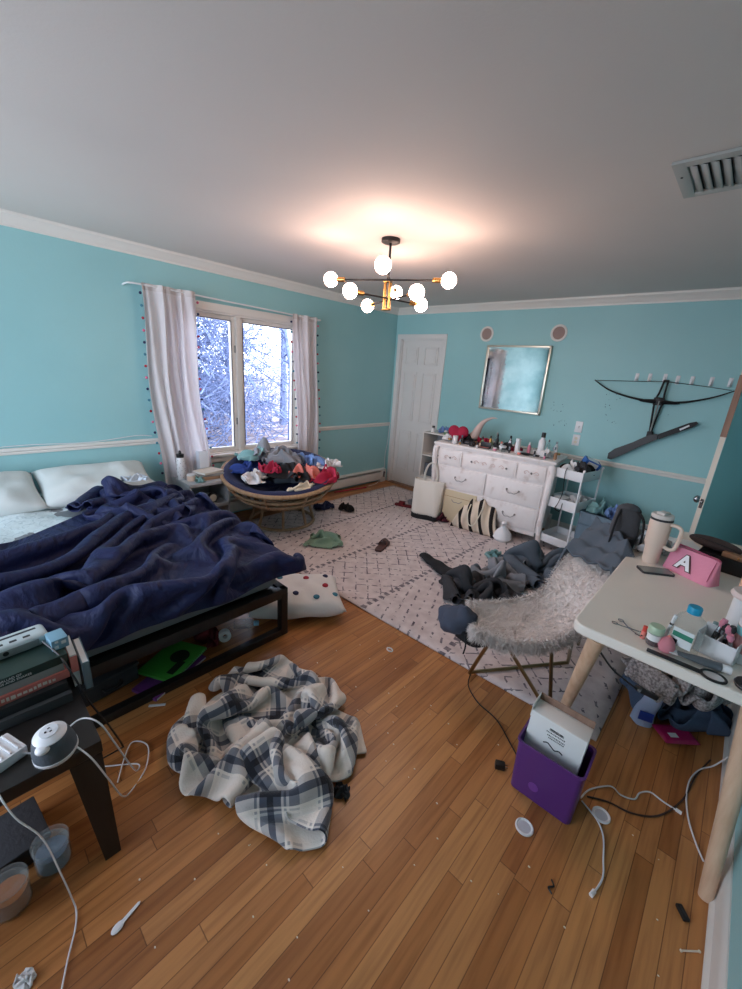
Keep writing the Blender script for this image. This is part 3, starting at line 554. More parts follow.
mt = mk('mattress', B().box((1.045, -4.145, .424), (2.07, 1.54, .196), bev=.06), mat('mattress_grey', (120, 124, 128), .9, bump=.3, bscale=50)); tag(mt, 'grey-sided mattress on the low bed frame under the navy duvet', 'mattress')
def shf(u, v):
    x = .03+2.02*u; y = -4.9+1.52*v; return V(x, y, .526+.020*noise.noise(V(x*4, y*4, 1))+.012*abs(noise.noise(V(x*11+y*4, y*9, 5))))
b = B(); b.keep = 1; b.grid(90, 70, shf); o = mk('fitted_sheet', b, 'sheet_cotton', ang=180); tag(o, 'pale blue-white wrinkled bed sheet left uncovered by the duvet', 'sheet')
q = o.modifiers.new('t', 'SOLIDIFY'); q.thickness = .012; q.offset = -1
def pillow_bm(w, h, t_, seed=0, n=26, wr=.02):
    b = B()
    for sgn in (1, -1):
        def f(u, v):
            a = 2*u-1; c = 2*v-1; e = (1-abs(a)**3.2)*(1-abs(c)**3.2); px = a*w/2*(1-.05*(1-c*c)*abs(a)**4); py = c*h/2*(1-.05*(1-a*a)*abs(c)**4)
            return V(px, py, sgn*(t_/2)*max(e, 0)**.42 + wr*noise.noise(V(px*8+seed, py*8, sgn))*max(e, 0)**.5)
        b.grid(n, n, f)
    bmesh.ops.remove_doubles(b.b, verts=b.b.verts, dist=.0008); return b
PM = mat('pillow_cotton', (206, 212, 210), .9, bump=.25, bscale=14)
for x, y, z, rx, lb, sd in ((.27, -4.58, .645, .42, 'pale pillow against the wall, nearer the camera, mostly at the left edge'), (.27, -3.83, .645, .42, 'pale pillow against the wall, partly under the navy duvet', 2)) if 0 else ((.29, -4.57, .625, -.30, 'left pale pillow leaning on the wall, cut by the picture edge', 0), (.29, -3.83, .625, -.30, 'right pale pillow leaning on the wall behind the navy duvet', 2)):
    o = mk('pillow', pillow_bm(.50, .76, .17, sd, wr=.03), PM, ang=180); tag(o, lb, 'pillow', 'pale pillows at the head of the bed', loc=(x, y, z)); o.rotation_euler = (0, -rx, .03-.04*sd)
cloth('duvet', 'duvet', MATS['navy_cotton'], th=.012, sub=2); tag(bpy.data.objects['duvet'], 'rumpled navy duvet spread over the foot of the bed', 'duvet')
o = cloth('turned_back_end', 'heap', MATS['navy_cotton'], bpy.data.objects['duvet'], sc=(.98, .78, .95), th=.012, sub=2); o.location = (.80, -3.74, .545); o.rotation_euler = (0, 0, .25)
o = cloth('rumpled_shirt', 'crump2', mat('shirt_white_navy', (196, 206, 216), .9), sc=(.32, .22, .7)); tag(o, 'white and navy shirt lying on the navy bedding by the bottle', 'clothing', loc=(.62, -3.66, .69), rz=1.2)
# things under the bed
t = thing('spiral_notebook', 'green spiral-bound notebook under the foot of the bed', 'notebook', (1.93, -3.96, .0), .5)
mk('cover', B().box((0, 0, .026), (.22, .28, .014), bev=.002), mat('green_cover', (70, 160, 60), .5), t); mk('leaf_print', B().lathe([(0, .0335), (.05, .0335), (.05, .034), (0, .034)], (0.02, .03, 0)).box((.06, -.05, .034), (.04, .1, .001)), mat('dark_leaf', (20, 44, 24), .6), t)
cb = B(); [cb.tube([(.108, -.13+k*.0133, .016), (.117, -.13+k*.0133, .026), (.108, -.13+k*.0133, .036)], .0012, seg=4) for k in range(20)]; mk('spiral', cb, 'nickel', t)
t = thing('folder', 'purple folder on the floor beneath the green notebook', 'folder', (2.0, -4.0, 0), .4); mk('cover', B().box((0, 0, .009), (.16, .34, .016), bev=.003), mat('violet', (112, 56, 128), .5), t); mk('pages', B().box((.0, 0, .009), (.162, .33, .010)), 'paper', t)
t = thing('storage_case', 'flat dark grey case lying under the bed behind the table', 'case', (1.80, -4.28, 0), .15); mk('shell', B().box((0, 0, .05), (.30, .26, .09), bev=.012), mat('dark_grey', (58, 62, 66), .5), t); mk('lid', B().box((0, 0, .10), (.31, .27, .014), bev=.006), MATS['dark_grey'], t); mk('handle', B().tube([(.155, -.04, .06), (.185, -.03, .06), (.185, .03, .06), (.155, .04, .06)], .006), 'black_plastic', t)
t = thing('tape_roll', 'small white roll standing under the bed', 'roll', (1.93, -3.66, .035)); mk('roll_body', B().lathe([(.015, -.018), (.035, -.018), (.035, .018), (.015, .018), (.015, -.018)], axis=(1, -.3, .1)), 'paper', t)
t = thing('bottle', 'small clear bottle with blue cap lying under the bed', 'bottle', (1.86, -3.56, .03)); mk('body', B().lathe([(0, 0), (.03, 0), (.03, .1), (.014, .125), (0, .125)], axis=(.6, .8, 0)), 'clear_plastic', t); mk('cap', B().lathe([(.0, .12), (.016, .12), (.016, .15), (0, .15)], axis=(.6, .8, 0)), mat('light_blue', (150, 200, 230), .4), t)
o = cloth('sock', 'crump2', mat('dark_red', (104, 24, 34), .9), sc=(.35, .3, .8)); tag(o, 'dark red sock on the floor under the bed beside the white roll', 'sock', loc=(1.86, -3.72, 0))
o = cloth('garment', 'crump0', 'charcoal', sc=(.7, .6, 1.1)); tag(o, 'dark garment lying deep under the bed near the green notebook', 'clothing', loc=(1.55, -3.95, 0)) if 0 else tag(o, 'dark garment lying deep under the bed near the green notebook', 'clothing', loc=(1.55, -3.9, 0))
pp = thing('floor_pillow', 'white pillow with coloured felt dots sticking out from under the bed', 'pillow', (1.93, -3.13, .10), 0, rot=(0, .04, 1.0))
mk('pillow_body', pillow_bm(.62, .46, .17, 5), mat('white_cotton', (222, 218, 214), .9, bump=.3, bscale=20), pp, ang=180)
for i, (a, c_, m) in enumerate(((.20, -.02, 'pom_red'), (-.02, -.12, 'pom_navy'), (.22, .13, 'pom_navy'), (.07, .08, 'pom_red'), (-.18, -.10, 'pom_navy'), (.12, -.16, 'pom_teal'), (-.12, .1, 'pom_teal'), (.255, -.12, 'pom_teal'))):
    e_ = max(0, (1-abs(a/.31)**3.2)*(1-abs(c_/.23)**3.2)); mk('felt_dot', B().sph((a*.95, c_*.95, (.085*e_**.42+.004)), .021, 12, (1, 1, .6)), m, pp)
# ------------------------------------------------------------------ nightstand by the window with its small things
t = thing('nightstand', 'small pale grey cube nightstand between the bed and the round chair', 'nightstand', (.24, -3.00, 0))
mk('body', B().b2(-.2, .2, -.19, .19, .50, .53, bev=.003).b2(-.2, .2, -.19, .19, .28, .31).b2(-.2, .2, -.19, -.17, 0, .5).b2(-.2, .2, .17, .19, 0, .5).b2(-.2, -.185, -.19, .19, 0, .5), mat('pale_grey_wood', (178, 182, 186), .5), t, ang=30)
mk('shelf', B().b2(-.19, .19, -.17, .17, .08, .10), MATS['pale_grey_wood'], t)
def book(lb, loc, rz, w, h, th, m, spine=None, grp=None, txt=None, tc='paper', pages='paper', ts=.012):
    t = thing('book', lb, 'book', loc, rz, grp); M_ = MATS[m] if isinstance(m, str) else m
    mk('cover', B().box((0, 0, .0015), (w, h, .003), bev=.001).box((0, 0, th-.0015), (w, h, .003), bev=.001).box((w/2-.0015, 0, th/2), (.003, h, th), bev=.001), M_, t, ang=30)
    mk('pages', B().box((-.004, 0, th/2), (w-.012, h-.01, th-.006)), pages, t, smooth=False)
    if txt:
        q = Matrix(((0, 0, 1, 0), (1, 0, 0, 0), (0, 1, 0, 0), (0, 0, 0, 1))); text_part('spine_lettering', txt, ts, MATS[tc], t, Matrix.Translation((w/2+.0002, 0, th/2)) @ q)
    return t
mat('bk_tan', (176, 140, 110), .7); mat('bk_cream', (212, 204, 190), .7); mat('bk_grey', (150, 150, 146), .7)
book('tan book at the bottom of the pile on the nightstand', (.27, -2.93, .53), .1, .19, .25, .028, 'bk_tan', grp='books on the nightstand'); book('grey-cream book in the middle of the nightstand pile', (.27, -2.93, .558), -.15, .18, .24, .024, 'bk_grey', grp='books on the nightstand'); book('cream book on top of the nightstand pile', (.27, -2.93, .582), .25, .17, .22, .018, 'bk_cream', grp='books on the nightstand')
t = thing('water_bottle', 'white dotted water bottle with a black lid by the left curtain', 'bottle', (.20, -3.155, .53)); mk('body', B().lathe([(0, 0), (.034, 0), (.036, .01), (.036, .19), (.030, .205), (0, .205)]), 'white_plastic', t); mk('lid', B().lathe([(.0, .204), (.031, .204), (.033, .235), (.012, .24), (.012, .25), (0, .25)]).tube([(-.02, 0, .235), (-.01, 0, .262), (.015, 0, .26), (.022, 0, .235)], .005), 'black_plastic', t)
db = B(); [db.sph((.0365*math.cos(k*2.4), .0365*math.sin(k*2.4), .02+k*.0052), .003, 6) for k in range(32)]; mk('dots', db, 'charcoal', t)
t = thing('jar', 'small peach lidded jar beside the dotted water bottle', 'jar', (.30, -3.11, .53)); mk('pot', B().lathe([(0, 0), (.033, 0), (.036, .045), (.034, .05), (0, .05)]), mat('peach', (232, 206, 186), .4), t); mk('lid', B().lathe([(.0, .05), (.037, .05), (.037, .062), (0, .066)]), 'white_plastic', t)
t = thing('lamp', 'small white box lamp standing on the nightstand before the glass', 'lamp', (.13, -2.92, .53)); mk('lamp_shade', B().box((0, 0, .13), (.08, .09, .2), bev=.006), mat('lamp_white', (226, 232, 240), .6), t); mk('base', B().box((0, 0, .014), (.07, .08, .028), bev=.004), 'white_plastic', t)
o = cloth('crumpled_cloth', 'crump1', 'teal_cloth', sc=(.22, .2, .6)); tag(o, 'small teal cloth on the front edge of the nightstand', 'cloth', loc=(.36, -3.06, .53))
t = thing('alarm_clock', 'small dark clock in the nightstand opening', 'clock', (.34, -2.95, .31)); mk('body', B().lathe([(0, 0), (.04, 0), (.045, .01), (.045, .04), (0, .045)], (0, 0, .045), axis=(1, 0, 0)).box((0.02, .0, .004), (.05, .06, .008)), 'black_plastic', t); mk('dial', B().lathe([(0, .047), (.035, .046), (.035, .04)], (0, 0, .045), axis=(1, 0, 0)), 'cream', t)
# ------------------------------------------------------------------ round rattan chair
PC = V(.50, -2.25, 0)
t = thing('papasan_chair', 'round rattan bowl chair with navy cushion under the window', 'chair', PC, 0)
def ring(r, c, ax, tr, m, nm, par, seg=40):
    q = Vector(ax).to_track_quat('Z', 'Y'); mk(nm, B().tube([Vector(c)+q @ V(r*math.cos(2*PI*k/seg), r*math.sin(2*PI*k/seg), 0) for k in range(seg)], tr, seg=8, sm=False, closed=True), m, par)
BRr = .33
ring(BRr, (0, 0, .02), (0, 0, 1), .018, 'rattan_wood', 'base_ring', t); ring(.27, (0, 0, .30), (0, 0, 1), .016, 'rattan_wood', 'upper_ring', t)
for k in range(8):
    a = k*PI/4+.2; mk('strut', B().tube([(BRr*math.cos(a), BRr*math.sin(a), .03), (.29*math.cos(a), .29*math.sin(a), .16), (.27*math.cos(a), .27*math.sin(a), .29)], .014), 'rattan_wood', t)
tilt = Vector((.15, -.11, .98)).normalized(); tq = tilt.to_track_quat('Z', 'Y'); RR = .56
RC = V(.08, -.08, .575)
def bowl(rf, dz_): # point on the bowl: rf 0..1
    return None
ring(RR, RC, tilt, .021, 'rattan_wood', 'rim', t, 56)
for rf, zz in ((.93, -.09), (.84, -.16), (.72, -.215), (.58, -.26), (.42, -.30)):
    ring(RR*rf, RC+tq @ V(0, 0, zz), tilt, .013, 'rattan_wood', 'bowl_ring', t, 48)
for k in range(9):
    a = 2*PI*k/9+.3; P_ = [RC+tq @ V(RR*rf*math.cos(a), RR*rf*math.sin(a), zz) for rf, zz in ((1, 0), (.93, -.09), (.84, -.16), (.72, -.215), (.58, -.26), (.42, -.30), (.2, -.32))]
    mk('rib', B().tube(P_, .011, seg=6, n=3), 'rattan_wood', t)
b = B(); 
def cf(u, v):
    r = .535*u; a = 2*PI*v; z = -.24*(1-u**2.2) + .03*math.cos(a*8)*u*(1-u)*2 + (.03 if u > .9 else .06) 
    return RC-PC*0 + tq @ V(r*math.cos(a), r*math.sin(a), z)
b.grid(16, 64, cf); bmesh.ops.remove_doubles(b.b, verts=b.b.verts, dist=.002); o = mk('seat_cushion', b, 'navy_flat', t, ang=180); q = o.modifiers.new('t', 'SOLIDIFY'); q.thickness = .06; q.offset = -.5
o = cloth('garment', 'crump0', mat('royal_navy', (34, 62, 136), .8), sc=(.50, .42, 1.3)); tag(o, 'bright navy bunched cloth on the left side of the round chair', 'clothing', loc=(.36, -2.60, .56), rz=1.4)
for key, m, sx, sy, sz, x, y, z, rz, lb in (('heap', 'slate_cloth', .55, .55, 1.1, .50, -2.25, .44, .5, 'dark slate garment at the bottom middle of the round chair pile'), ('heap', 'grey_cloth', .62, .42, 1.1, .42, -2.28, .62, .3, 'grey sweatshirt heaped at the top of the round chair pile'), ('crump0', 'teal_cloth', .62, .50, 1.5, .26, -2.40, .62, 1.2, 'pale teal garment at the back left of the chair pile'), ('crump2', 'black_cloth', .95, .75, 1.9, .70, -2.32, .52, .2, 'black garment in the middle front of the chair pile'),
     ('crump1', 'white_cloth', .62, .45, 1.4, .56, -2.58, .50, 2.2, 'white garment hanging at the left front of the chair pile'), ('crump1', 'coral', .45, .38, 1.9, .84, -2.22, .53, .9, 'peach ruffled garment at the front right of the chair pile'), ('crump0', 'crimson', .55, .42, 1.6, .96, -2.05, .50, 2.0, 'crimson garment at the right rim of the round chair'),
     ('crump1', 'blue_cloth', .60, .42, 1.6, .66, -2.02, .60, .4, 'light blue garment on the right side of the chair pile'), ('crump2', 'crimson', .38, .26, 1.6, .62, -2.47, .56, .7, 'small pink-red patterned garment half under the white one'), ('crump0', 'cream', .22, .6, .7, .98, -2.36, .48, .25, 'cream strap of cloth hanging over the front rim of the round chair'), ('crump1', 'white_cloth', .42, .4, 1.2, .84, -1.92, .60, 1.6, 'white folded garment at the right back of the chair pile')):
    o = cloth('garment', key, m, sc=(sx, sy, sz)); tag(o, lb, 'clothing', 'clothes heaped on the round chair', loc=(x+.03, y-.02, z+.03), rz=rz)
# ------------------------------------------------------------------ things on the rug
o = cloth('shirt', 'crump0', 'sage_cloth', sc=(.52, .62, 1.0)); tag(o, 'sage green shirt crumpled on the rug in front of the round chair', 'clothing', loc=(1.22, -2.28, .014), rz=2.2)
o = cloth('garment', 'crump1', 'black_cloth', sc=(.30, .24, 1.3)); tag(o, 'small black garment on the rug right of the round chair', 'clothing', loc=(.72, -1.50, .014), rz=.3)
o = cloth('garment', 'crump2', 'navy_flat', sc=(.45, .36, 1.1)); tag(o, 'navy garment on the rug under the right side of the round chair', 'clothing', loc=(.50, -1.66, .014), rz=1.2)
o = cloth('garment', 'crump2', 'sage_cloth', sc=(.5, .36, .7)); tag(o, 'pale green garment on the floor between bed and round chair', 'clothing', loc=(.60, -2.72, .0), rz=1.9)
t = thing('slide_sandal', 'brown slide sandal alone in the middle of the rug', 'sandal', (1.66, -1.93, .014), .35)
sh = [(0, -.12), (.035, -.11), (.04, -.05), (.036, .02), (.046, .08), (.035, .125), (0, .135), (-.03, .12), (-.04, .06), (-.034, 0), (-.036, -.06), (-.03, -.11)]
mk('sole', B().prism(sh, 0, .018), mat('brown_rubber', (84, 56, 52), .6), t); mk('strap', B().grid(10, 4, lambda u, v: V(.046*math.cos(PI*u), .01+.06*v+.01*math.sin(PI*u), .012+.05*math.sin(PI*u))), MATS['brown_rubber'], t).modifiers.new('t', 'SOLIDIFY').thickness = .006
t2 = thing('slide_sandal', 'dark red slide sandal lying left of the white tote bag', 'sandal', (1.03, -.80, .014), 1.9); mk('sole', B().prism(sh, 0, .018), MATS['dark_red'], t2); mk('strap', B().grid(10, 4, lambda u, v: V(.046*math.cos(PI*u), .01+.06*v, .012+.05*math.sin(PI*u))), MATS['dark_red'], t2).modifiers.new('t', 'SOLIDIFY').thickness = .006
o = cloth('garment', 'crump1', 'grey_cloth', sc=(.3, .24, 1.1)); tag(o, 'grey garment crumpled between the red sandal and the tote bag', 'clothing', loc=(1.07, -.62, .014), rz=.6)
tag(mk('wrapping_tube', B().cyl((.11, -1.15, .022), (.19, -.62, .022), .008), 'crimson'), 'thin dark red stick on the rug in front of the heater', 'stick')
o = cloth('garment', 'crump0', mat('maroon', (74, 24, 40), .9), sc=(.4, .25, 1.0)); tag(o, 'maroon garment on the rug between the tote bag and the dresser', 'clothing', loc=(1.58, -.86, .014), rz=.3)
# tote bag
t = thing('tote_bag', 'white canvas tote bag with a black bottom leaning on the dresser', 'bag', (1.42, -.90, .014), .25)
def totef(z0, z1):
    def f(u, v):
        a = 2*PI*u; z = z0+(z1-z0)*v; w_ = .165+.03*z; d_ = .085*(1-.55*z/.44)+.012; q = .42
        x = w_*math.copysign(abs(math.cos(a))**q, math.cos(a)); y = d_*math.copysign(abs(math.sin(a))**q, math.sin(a)); y += .10*z + .012*math.sin(x*26+z*9); return V(x, y, z+.006*math.sin(x*18)*(z > .4))
    return f
b = B().grid(64, 14, totef(.05, .44)); o = mk('canvas_body', b, mat('canvas', (222, 216, 206), .9, bump=.3, bscale=90), t, ang=180); q = o.modifiers.new('t', 'SOLIDIFY'); q.thickness = .004
b = B().grid(64, 4, totef(.002, .055)); b.b.faces.new([b.b.verts.new(totef(.002, .05)(k/40, 0)) for k in range(40)]); o = mk('black_bottom', b, 'black_cloth', t, ang=180); o['label'] = 'black canvas bottom band'; o.modifiers.new('t', 'SOLIDIFY').thickness = .006
for s_ in (-1, 1):
    b = B(); b.tube([(-.07, .045+s_*.02, .40), (-.075, .05+s_*.02, .50), (-.05, .06+s_*.02, .60), (0, .065+s_*.02, .64), (.05, .06+s_*.02, .60), (.075, .05+s_*.02, .50), (.07, .045+s_*.02, .40)], .007); o = mk('handle', b, 'canvas', t)
# striped bag
t = thing('striped_bag', 'cream and black zebra-striped fabric bag slumped before the dresser', 'bag', (2.03, -.86, .014), .12)
g = G('zebra', .9); o_, x_, y_, z_ = g.coord(); f_ = g.M('FRACT', g.M('ADD', g.M('MULTIPLY', x_, 8.5), g.M('MULTIPLY', z_, 2.2))); g.l(g.mix(g.M('GREATER_THAN', f_, .66), lin((224, 208, 188)), lin((24, 20, 20))), g.p.inputs['Base Color'])
def zf(u, v):
    a = 2*u-1; q = (1-a*a*.25); z = .34*v*q + .02*math.sin(a*9)*v; y = -.09*math.sin(v*PI*.9)*q + .13*v+.012*math.sin(a*14); return V(a*.27*(1-.35*v), y, .002+z)
b = B().grid(40, 14, zf); o = mk('bag_body', b, 'zebra', t, ang=180); q = o.modifiers.new('t', 'SOLIDIFY'); q.thickness = .025; q.offset = -1
mk('strap', B().tube([(-.08, .03, .29), (-.06, -.08, .22), (-.02, -.12, .12), (.04, -.11, .14), (.06, .02, .29)], .006), 'cream', t)
t = thing('cardboard_panel', 'cream cardboard panel leaning on the lower left drawer of the dresser', 'panel', (1.775, -.80, .014), .07, rot=(-.05, 0, .1)); mk('board', B().box((0, 0, .185), (.38, .012, .37), bev=.003), 'cardboard', t); mk('fold_seam', B().box((0, -.007, .30), (.37, .002, .004)), 'tan', t)
# white wrapped thing
t = thing('plastic_bag', 'small knotted white plastic bag on the rug by the right dresser leg', 'bag', (2.33, -.80, .014), 0)
mk('bag_body', B().lathe([(0, 0), (.07, .0), (.095, .03), (.085, .08), (.05, .12), (.022, .15), (.014, .16), (.03, .19), (.02, .205), (0, .2)], seg=18), mat('thin_white', (232, 232, 234), .5, bump=.6, bscale=25), t); mk('knot_tail', B().sph((.0, -.03, .175), .022, 8, (.5, 1.6, .7)), MATS['thin_white'], t)
# ------------------------------------------------------------------ dresser
DC = V(2.028, -.735, .0); DRZ = .112; DWd, DD, DH = 1.26, .44, .90
t = thing('dresser', 'long white French-style dresser below the mirror', 'dresser', DC, DRZ)
hw = DWd/2
mk('carcass', B().b2(-hw+.03, hw-.03, .012, DD, .14, DH-.03, bev=.004).box((0, .02, .125), (DWd-.12, .018, .05), bev=.008), 'distressed_white', t, ang=30)
mk('top', B().box((0, DD/2, DH-.018), (DWd+.05, DD+.05, .032), bev=.012).box((0, DD/2, DH-.042), (DWd+.01, DD+.02, .02), bev=.008), 'distressed_white', t, ang=30)
for sx in (-1, 1):
    x = sx*(hw-.02)
    mk('corner_post', B().tube([(x+sx*.014, .0, DH-.05), (x+sx*.02, -.012, DH-.16), (x+sx*.008, -.002, .5), (x, .004, .26)], lambda q: .034*(1-.25*q), seg=12), 'distressed_white', t)
    mk('leg', B().tube([(x, .004, .27), (x+sx*.004, .0, .14), (x+sx*.014, -.012, .05), (x+sx*.022, -.02, .0)], lambda q: .030-.014*q+(.012 if q > .9 else 0), seg=12), 'distressed_white', t)
    mk('leg', B().box((x, DD-.03, .13), (.04, .04, .26), bev=.006), 'distressed_white', t)
def drawer(x0, x1, z0, z1, pull):
    w_ = x1-x0; cx = (x0+x1)/2; cz = (z0+z1)/2
    d = mk('drawer', B().box((cx, .006, cz), (w_-.010, .022, z1-z0-.010), bev=.004).box((cx, -.006, cz), (w_-.05, .006, z1-z0-.045), bev=.003), 'distressed_white', t, ang=30)
    if pull == 'bail':
        mk('handle', B().tube([(cx-.062, -.012, cz+.012), (cx-.058, -.03, cz+.004), (cx-.03, -.034, cz-.018), (cx, -.035, cz-.014), (cx+.03, -.034, cz-.018), (cx+.058, -.03, cz+.004), (cx+.062, -.012, cz+.012)], .0042).sph((cx-.062, -.012, cz+.012), .011, 8).sph((cx+.062, -.012, cz+.012), .011, 8), mat('pewter', (150, 142, 140), .35, .8), d)
    else:
        for q in pull: mk('knob', B().sph((cx+q, -.016, cz), .011, 10).cyl((cx+q, -.008, cz), (cx+q, -.016, cz), .006), MATS.get('pewter') or mat('pewter', (150, 142, 140), .35, .8), d)
        sc = B()
        for s_ in (-1, 1):
            for k0 in ((0,) if w_ < .4 else (0, .09)):
                sc.tube([(cx+s_*(.02+k0), -.010, cz), (cx+s_*(.045+k0), -.011, cz+.02), (cx+s_*(.07+k0), -.011, cz+.004), (cx+s_*(.06+k0), -.011, cz-.012), (cx+s_*(.05+k0), -.010, cz)], .003, seg=5)
        mk('scrollwork', sc, mat('worn_pink', (206, 176, 170), .6), d)
a0 = hw-.055
drawer(-a0, -a0+.27, .66, .83, (0,)); drawer(-a0+.28, a0-.28, .66, .83, (-.19, .19)); drawer(a0-.27, a0, .66, .83, (0,))
drawer(-a0, -.005, .405, .645, 'bail'); drawer(.005, a0, .405, .645, 'bail'); drawer(-a0, -.005, .155, .395, 'bail'); drawer(.005, a0, .155, .395, 'bail')
DM = Matrix.Translation(DC) @ Matrix.Rotation(DRZ, 4, 'Z')
def on(x, y, z=0): return DM @ V(x, y, DH-.002+z)
def bottle(lb, loc, r, h, m, cap, cm, cat='bottle', name='bottle', neck=.45, grp=None, label_m=None):
    t = thing(name, lb, cat, loc, 0, grp); mk('body', B().lathe([(0, 0), (r*.94, 0), (r, .004), (r, h*.78), (r*neck, h*.92), (r*neck, h), (0, h)], seg=18), m, t); mk('cap', B().lathe([(0, h-.003), (r*neck*1.25, h-.003), (r*neck*1.15, h+cap), (0, h+cap)], seg=14), cm, t)
    if label_m: mk('label_band', B().lathe([(r*1.01, h*.2), (r*1.012, h*.2), (r*1.012, h*.62), (r*1.01, h*.62)], seg=18), label_m, t)
    return t
def jar(lb, loc, r, h, m, cm, grp=None):
    t = thing('jar', lb, 'jar', loc, 0, grp); mk('pot', B().lathe([(0, 0), (r*.9, 0), (r, .006), (r, h*.7), (0, h*.7)], seg=20), m, t); mk('lid', B().lathe([(0, h*.68), (r*1.03, h*.68), (r*1.03, h*.97), (r*.95, h), (0, h)], seg=20), cm, t); return t
GD = 'bottles and jars on the dresser'
bottle('tall white bottle with a black pump near the right end of the dresser top', on(.44, .19), .034, .19, 'white_plastic', .045, 'black_plastic', neck=.5, grp=GD)
bottle('shorter white bottle standing left of the tall white one', on(.22, .14), .027, .125, 'white_plastic', .02, 'white_plastic', neck=.8, grp=GD)
bottle('dark slim bottle in the middle of the dresser top', on(-.02, .20), .018, .12, 'black_plastic', .03, 'black_plastic', grp=GD)
bottle('small green bottle left of the dark slim bottle', on(-.15, .12), .018, .085, mat('bottle_green', (110, 140, 110), .3), .02, 'black_plastic', grp=GD)
bottle('grey-capped clear bottle behind the dark slim bottle', on(-.06, .30), .022, .13, 'clear_plastic', .025, 'grey_metal', grp=GD)
bottle('silver bottle at the back middle of the dresser', on(.08, .33), .02, .11, 'nickel', .03, 'black_plastic', grp=GD)
bottle('brown bottle behind the shorter white bottle', on(.16, .30), .02, .10, mat('amber', (110, 66, 40), .3), .02, 'black_plastic', grp=GD)
bottle('small pink bottle between the white bottles', on(.31, .24), .018, .09, mat('rose', (210, 130, 150), .4), .018, 'white_plastic', grp=GD)
bottle('squat clear bottle at the far right of the dresser top', on(.55, .26), .03, .08, 'clear_plastic', .02, 'nickel', grp=GD)
bottle('thin white bottle at the rear right of the dresser', on(.54, .38), .018, .12, 'white_plastic', .02, 'nickel', grp=GD)
jar('white cup-shaped jar at the front left of the dresser top', on(-.44, .06), .028, .085, 'white_plastic', 'white_plastic', GD)
jar('clear jar with white lid at the front middle right', on(.09, .07), .036, .06, 'clear_plastic', 'white_plastic', GD)
jar('small blush pot at the front of the dresser middle', on(.02, .05), .02, .03, MATS['rose'], 'white_plastic', GD)
jar('low black jar left of the middle of the dresser top', on(-.24, .06), .03, .035, 'black_plastic', 'black_plastic', GD)
jar('small gold-lidded jar behind the low black jar', on(-.20, .22), .022, .045, 'cream', 'brass', GD)
t = thing('hair_brush', 'black paddle brush lying at the front right of the dresser', 'brush', on(.33, .08), .2); mk('paddle', B().sph((0, 0, .014), .04, 16, (1.3, 1, .3)), 'black_plastic', t); mk('handle', B().tube([(.045, 0, .012), (.13, .0, .012)], .009), 'black_plastic', t)
t = thing('glasses_case', 'dark oblong case lying in the middle left of the dresser top', 'case', on(-.31, .13), -.1); mk('case_shell', B().box((0, 0, .022), (.15, .06, .042), bev=.018, seg=4), 'charcoal', t); mk('hinge_line', B().box((0, -.0302, .024), (.13, .001, .003)), 'nickel', t)
t = thing('makeup_palette', 'dark makeup palette lying open in front of the bottles', 'palette', on(-.10, .06), .1); mk('tray', B().box((0, 0, .006), (.12, .06, .010), bev=.003), 'black_plastic', t); mk('pans', B().box((-.035, 0, .0115), (.03, .04, .002)).box((0, 0, .0115), (.03, .04, .002)).box((.035, 0, .0115), (.03, .04, .002)), 'coral', t); mk('lid', B().box((0, .036, .034), (.12, .006, .06), bev=.002), 'black_plastic', t)
MK_ = [('jar', -.50, .05, .022, .05, 'clear_plastic', 'brass', 'clear jar with a gold lid at the left front corner of the dresser top'), ('jar', -.27, .20, .026, .06, 'tan', 'black_plastic', 'tan pot with a black lid right of the horn base'), ('bottle', -.10, .22, .016, .10, 'brass', 'black_plastic', 'gold spray bottle left of the dark slim bottle'), ('bottle', .05, .14, .014, .07, 'white_plastic', 'coral', 'little white bottle with a coral cap in the middle of the dresser'),
    ('bottle', .13, .18, .020, .085, 'charcoal', 'nickel', 'charcoal bottle with silver cap behind the lidded clear jar'), ('jar', .37, .28, .03, .055, 'paper', 'grey_metal', 'pale jar with a grey lid behind the tall white bottle'), ('jar', .27, .06, .018, .035, 'coral', 'white_plastic', 'small coral pot in front of the shorter white bottle'), ('bottle', -.38, .10, .014, .075, 'clear_plastic', 'pom_teal', 'clear bottle with a teal cap right of the white cup-shaped jar'), ('bottle', .60, .12, .016, .075, 'tan', 'white_plastic', 'tan bottle with white cap at the right front corner of the dresser'), ('jar', -.14, .34, .03, .07, 'mint', 'white_plastic', 'mint jar at the back of the dresser under the mirror'),
    ('bottle', .48, .30, .015, .14, 'clear_plastic', 'nickel', 'slender clear bottle behind the crumpled tissue'), ('jar', .60, .22, .022, .05, 'white_plastic', 'brass', 'white pot with a gold lid beside the cart end of the dresser')]
mat('mint', (176, 198, 170), .4)
for kd, x, y, r_, h_, m1_, m2_, lb in MK_:
    if kd == 'jar': jar(lb, on(x, y), r_, h_, MATS[m1_], MATS[m2_], GD)
    else: bottle(lb, on(x, y), r_, h_, MATS[m1_], .02, MATS[m2_], grp=GD)
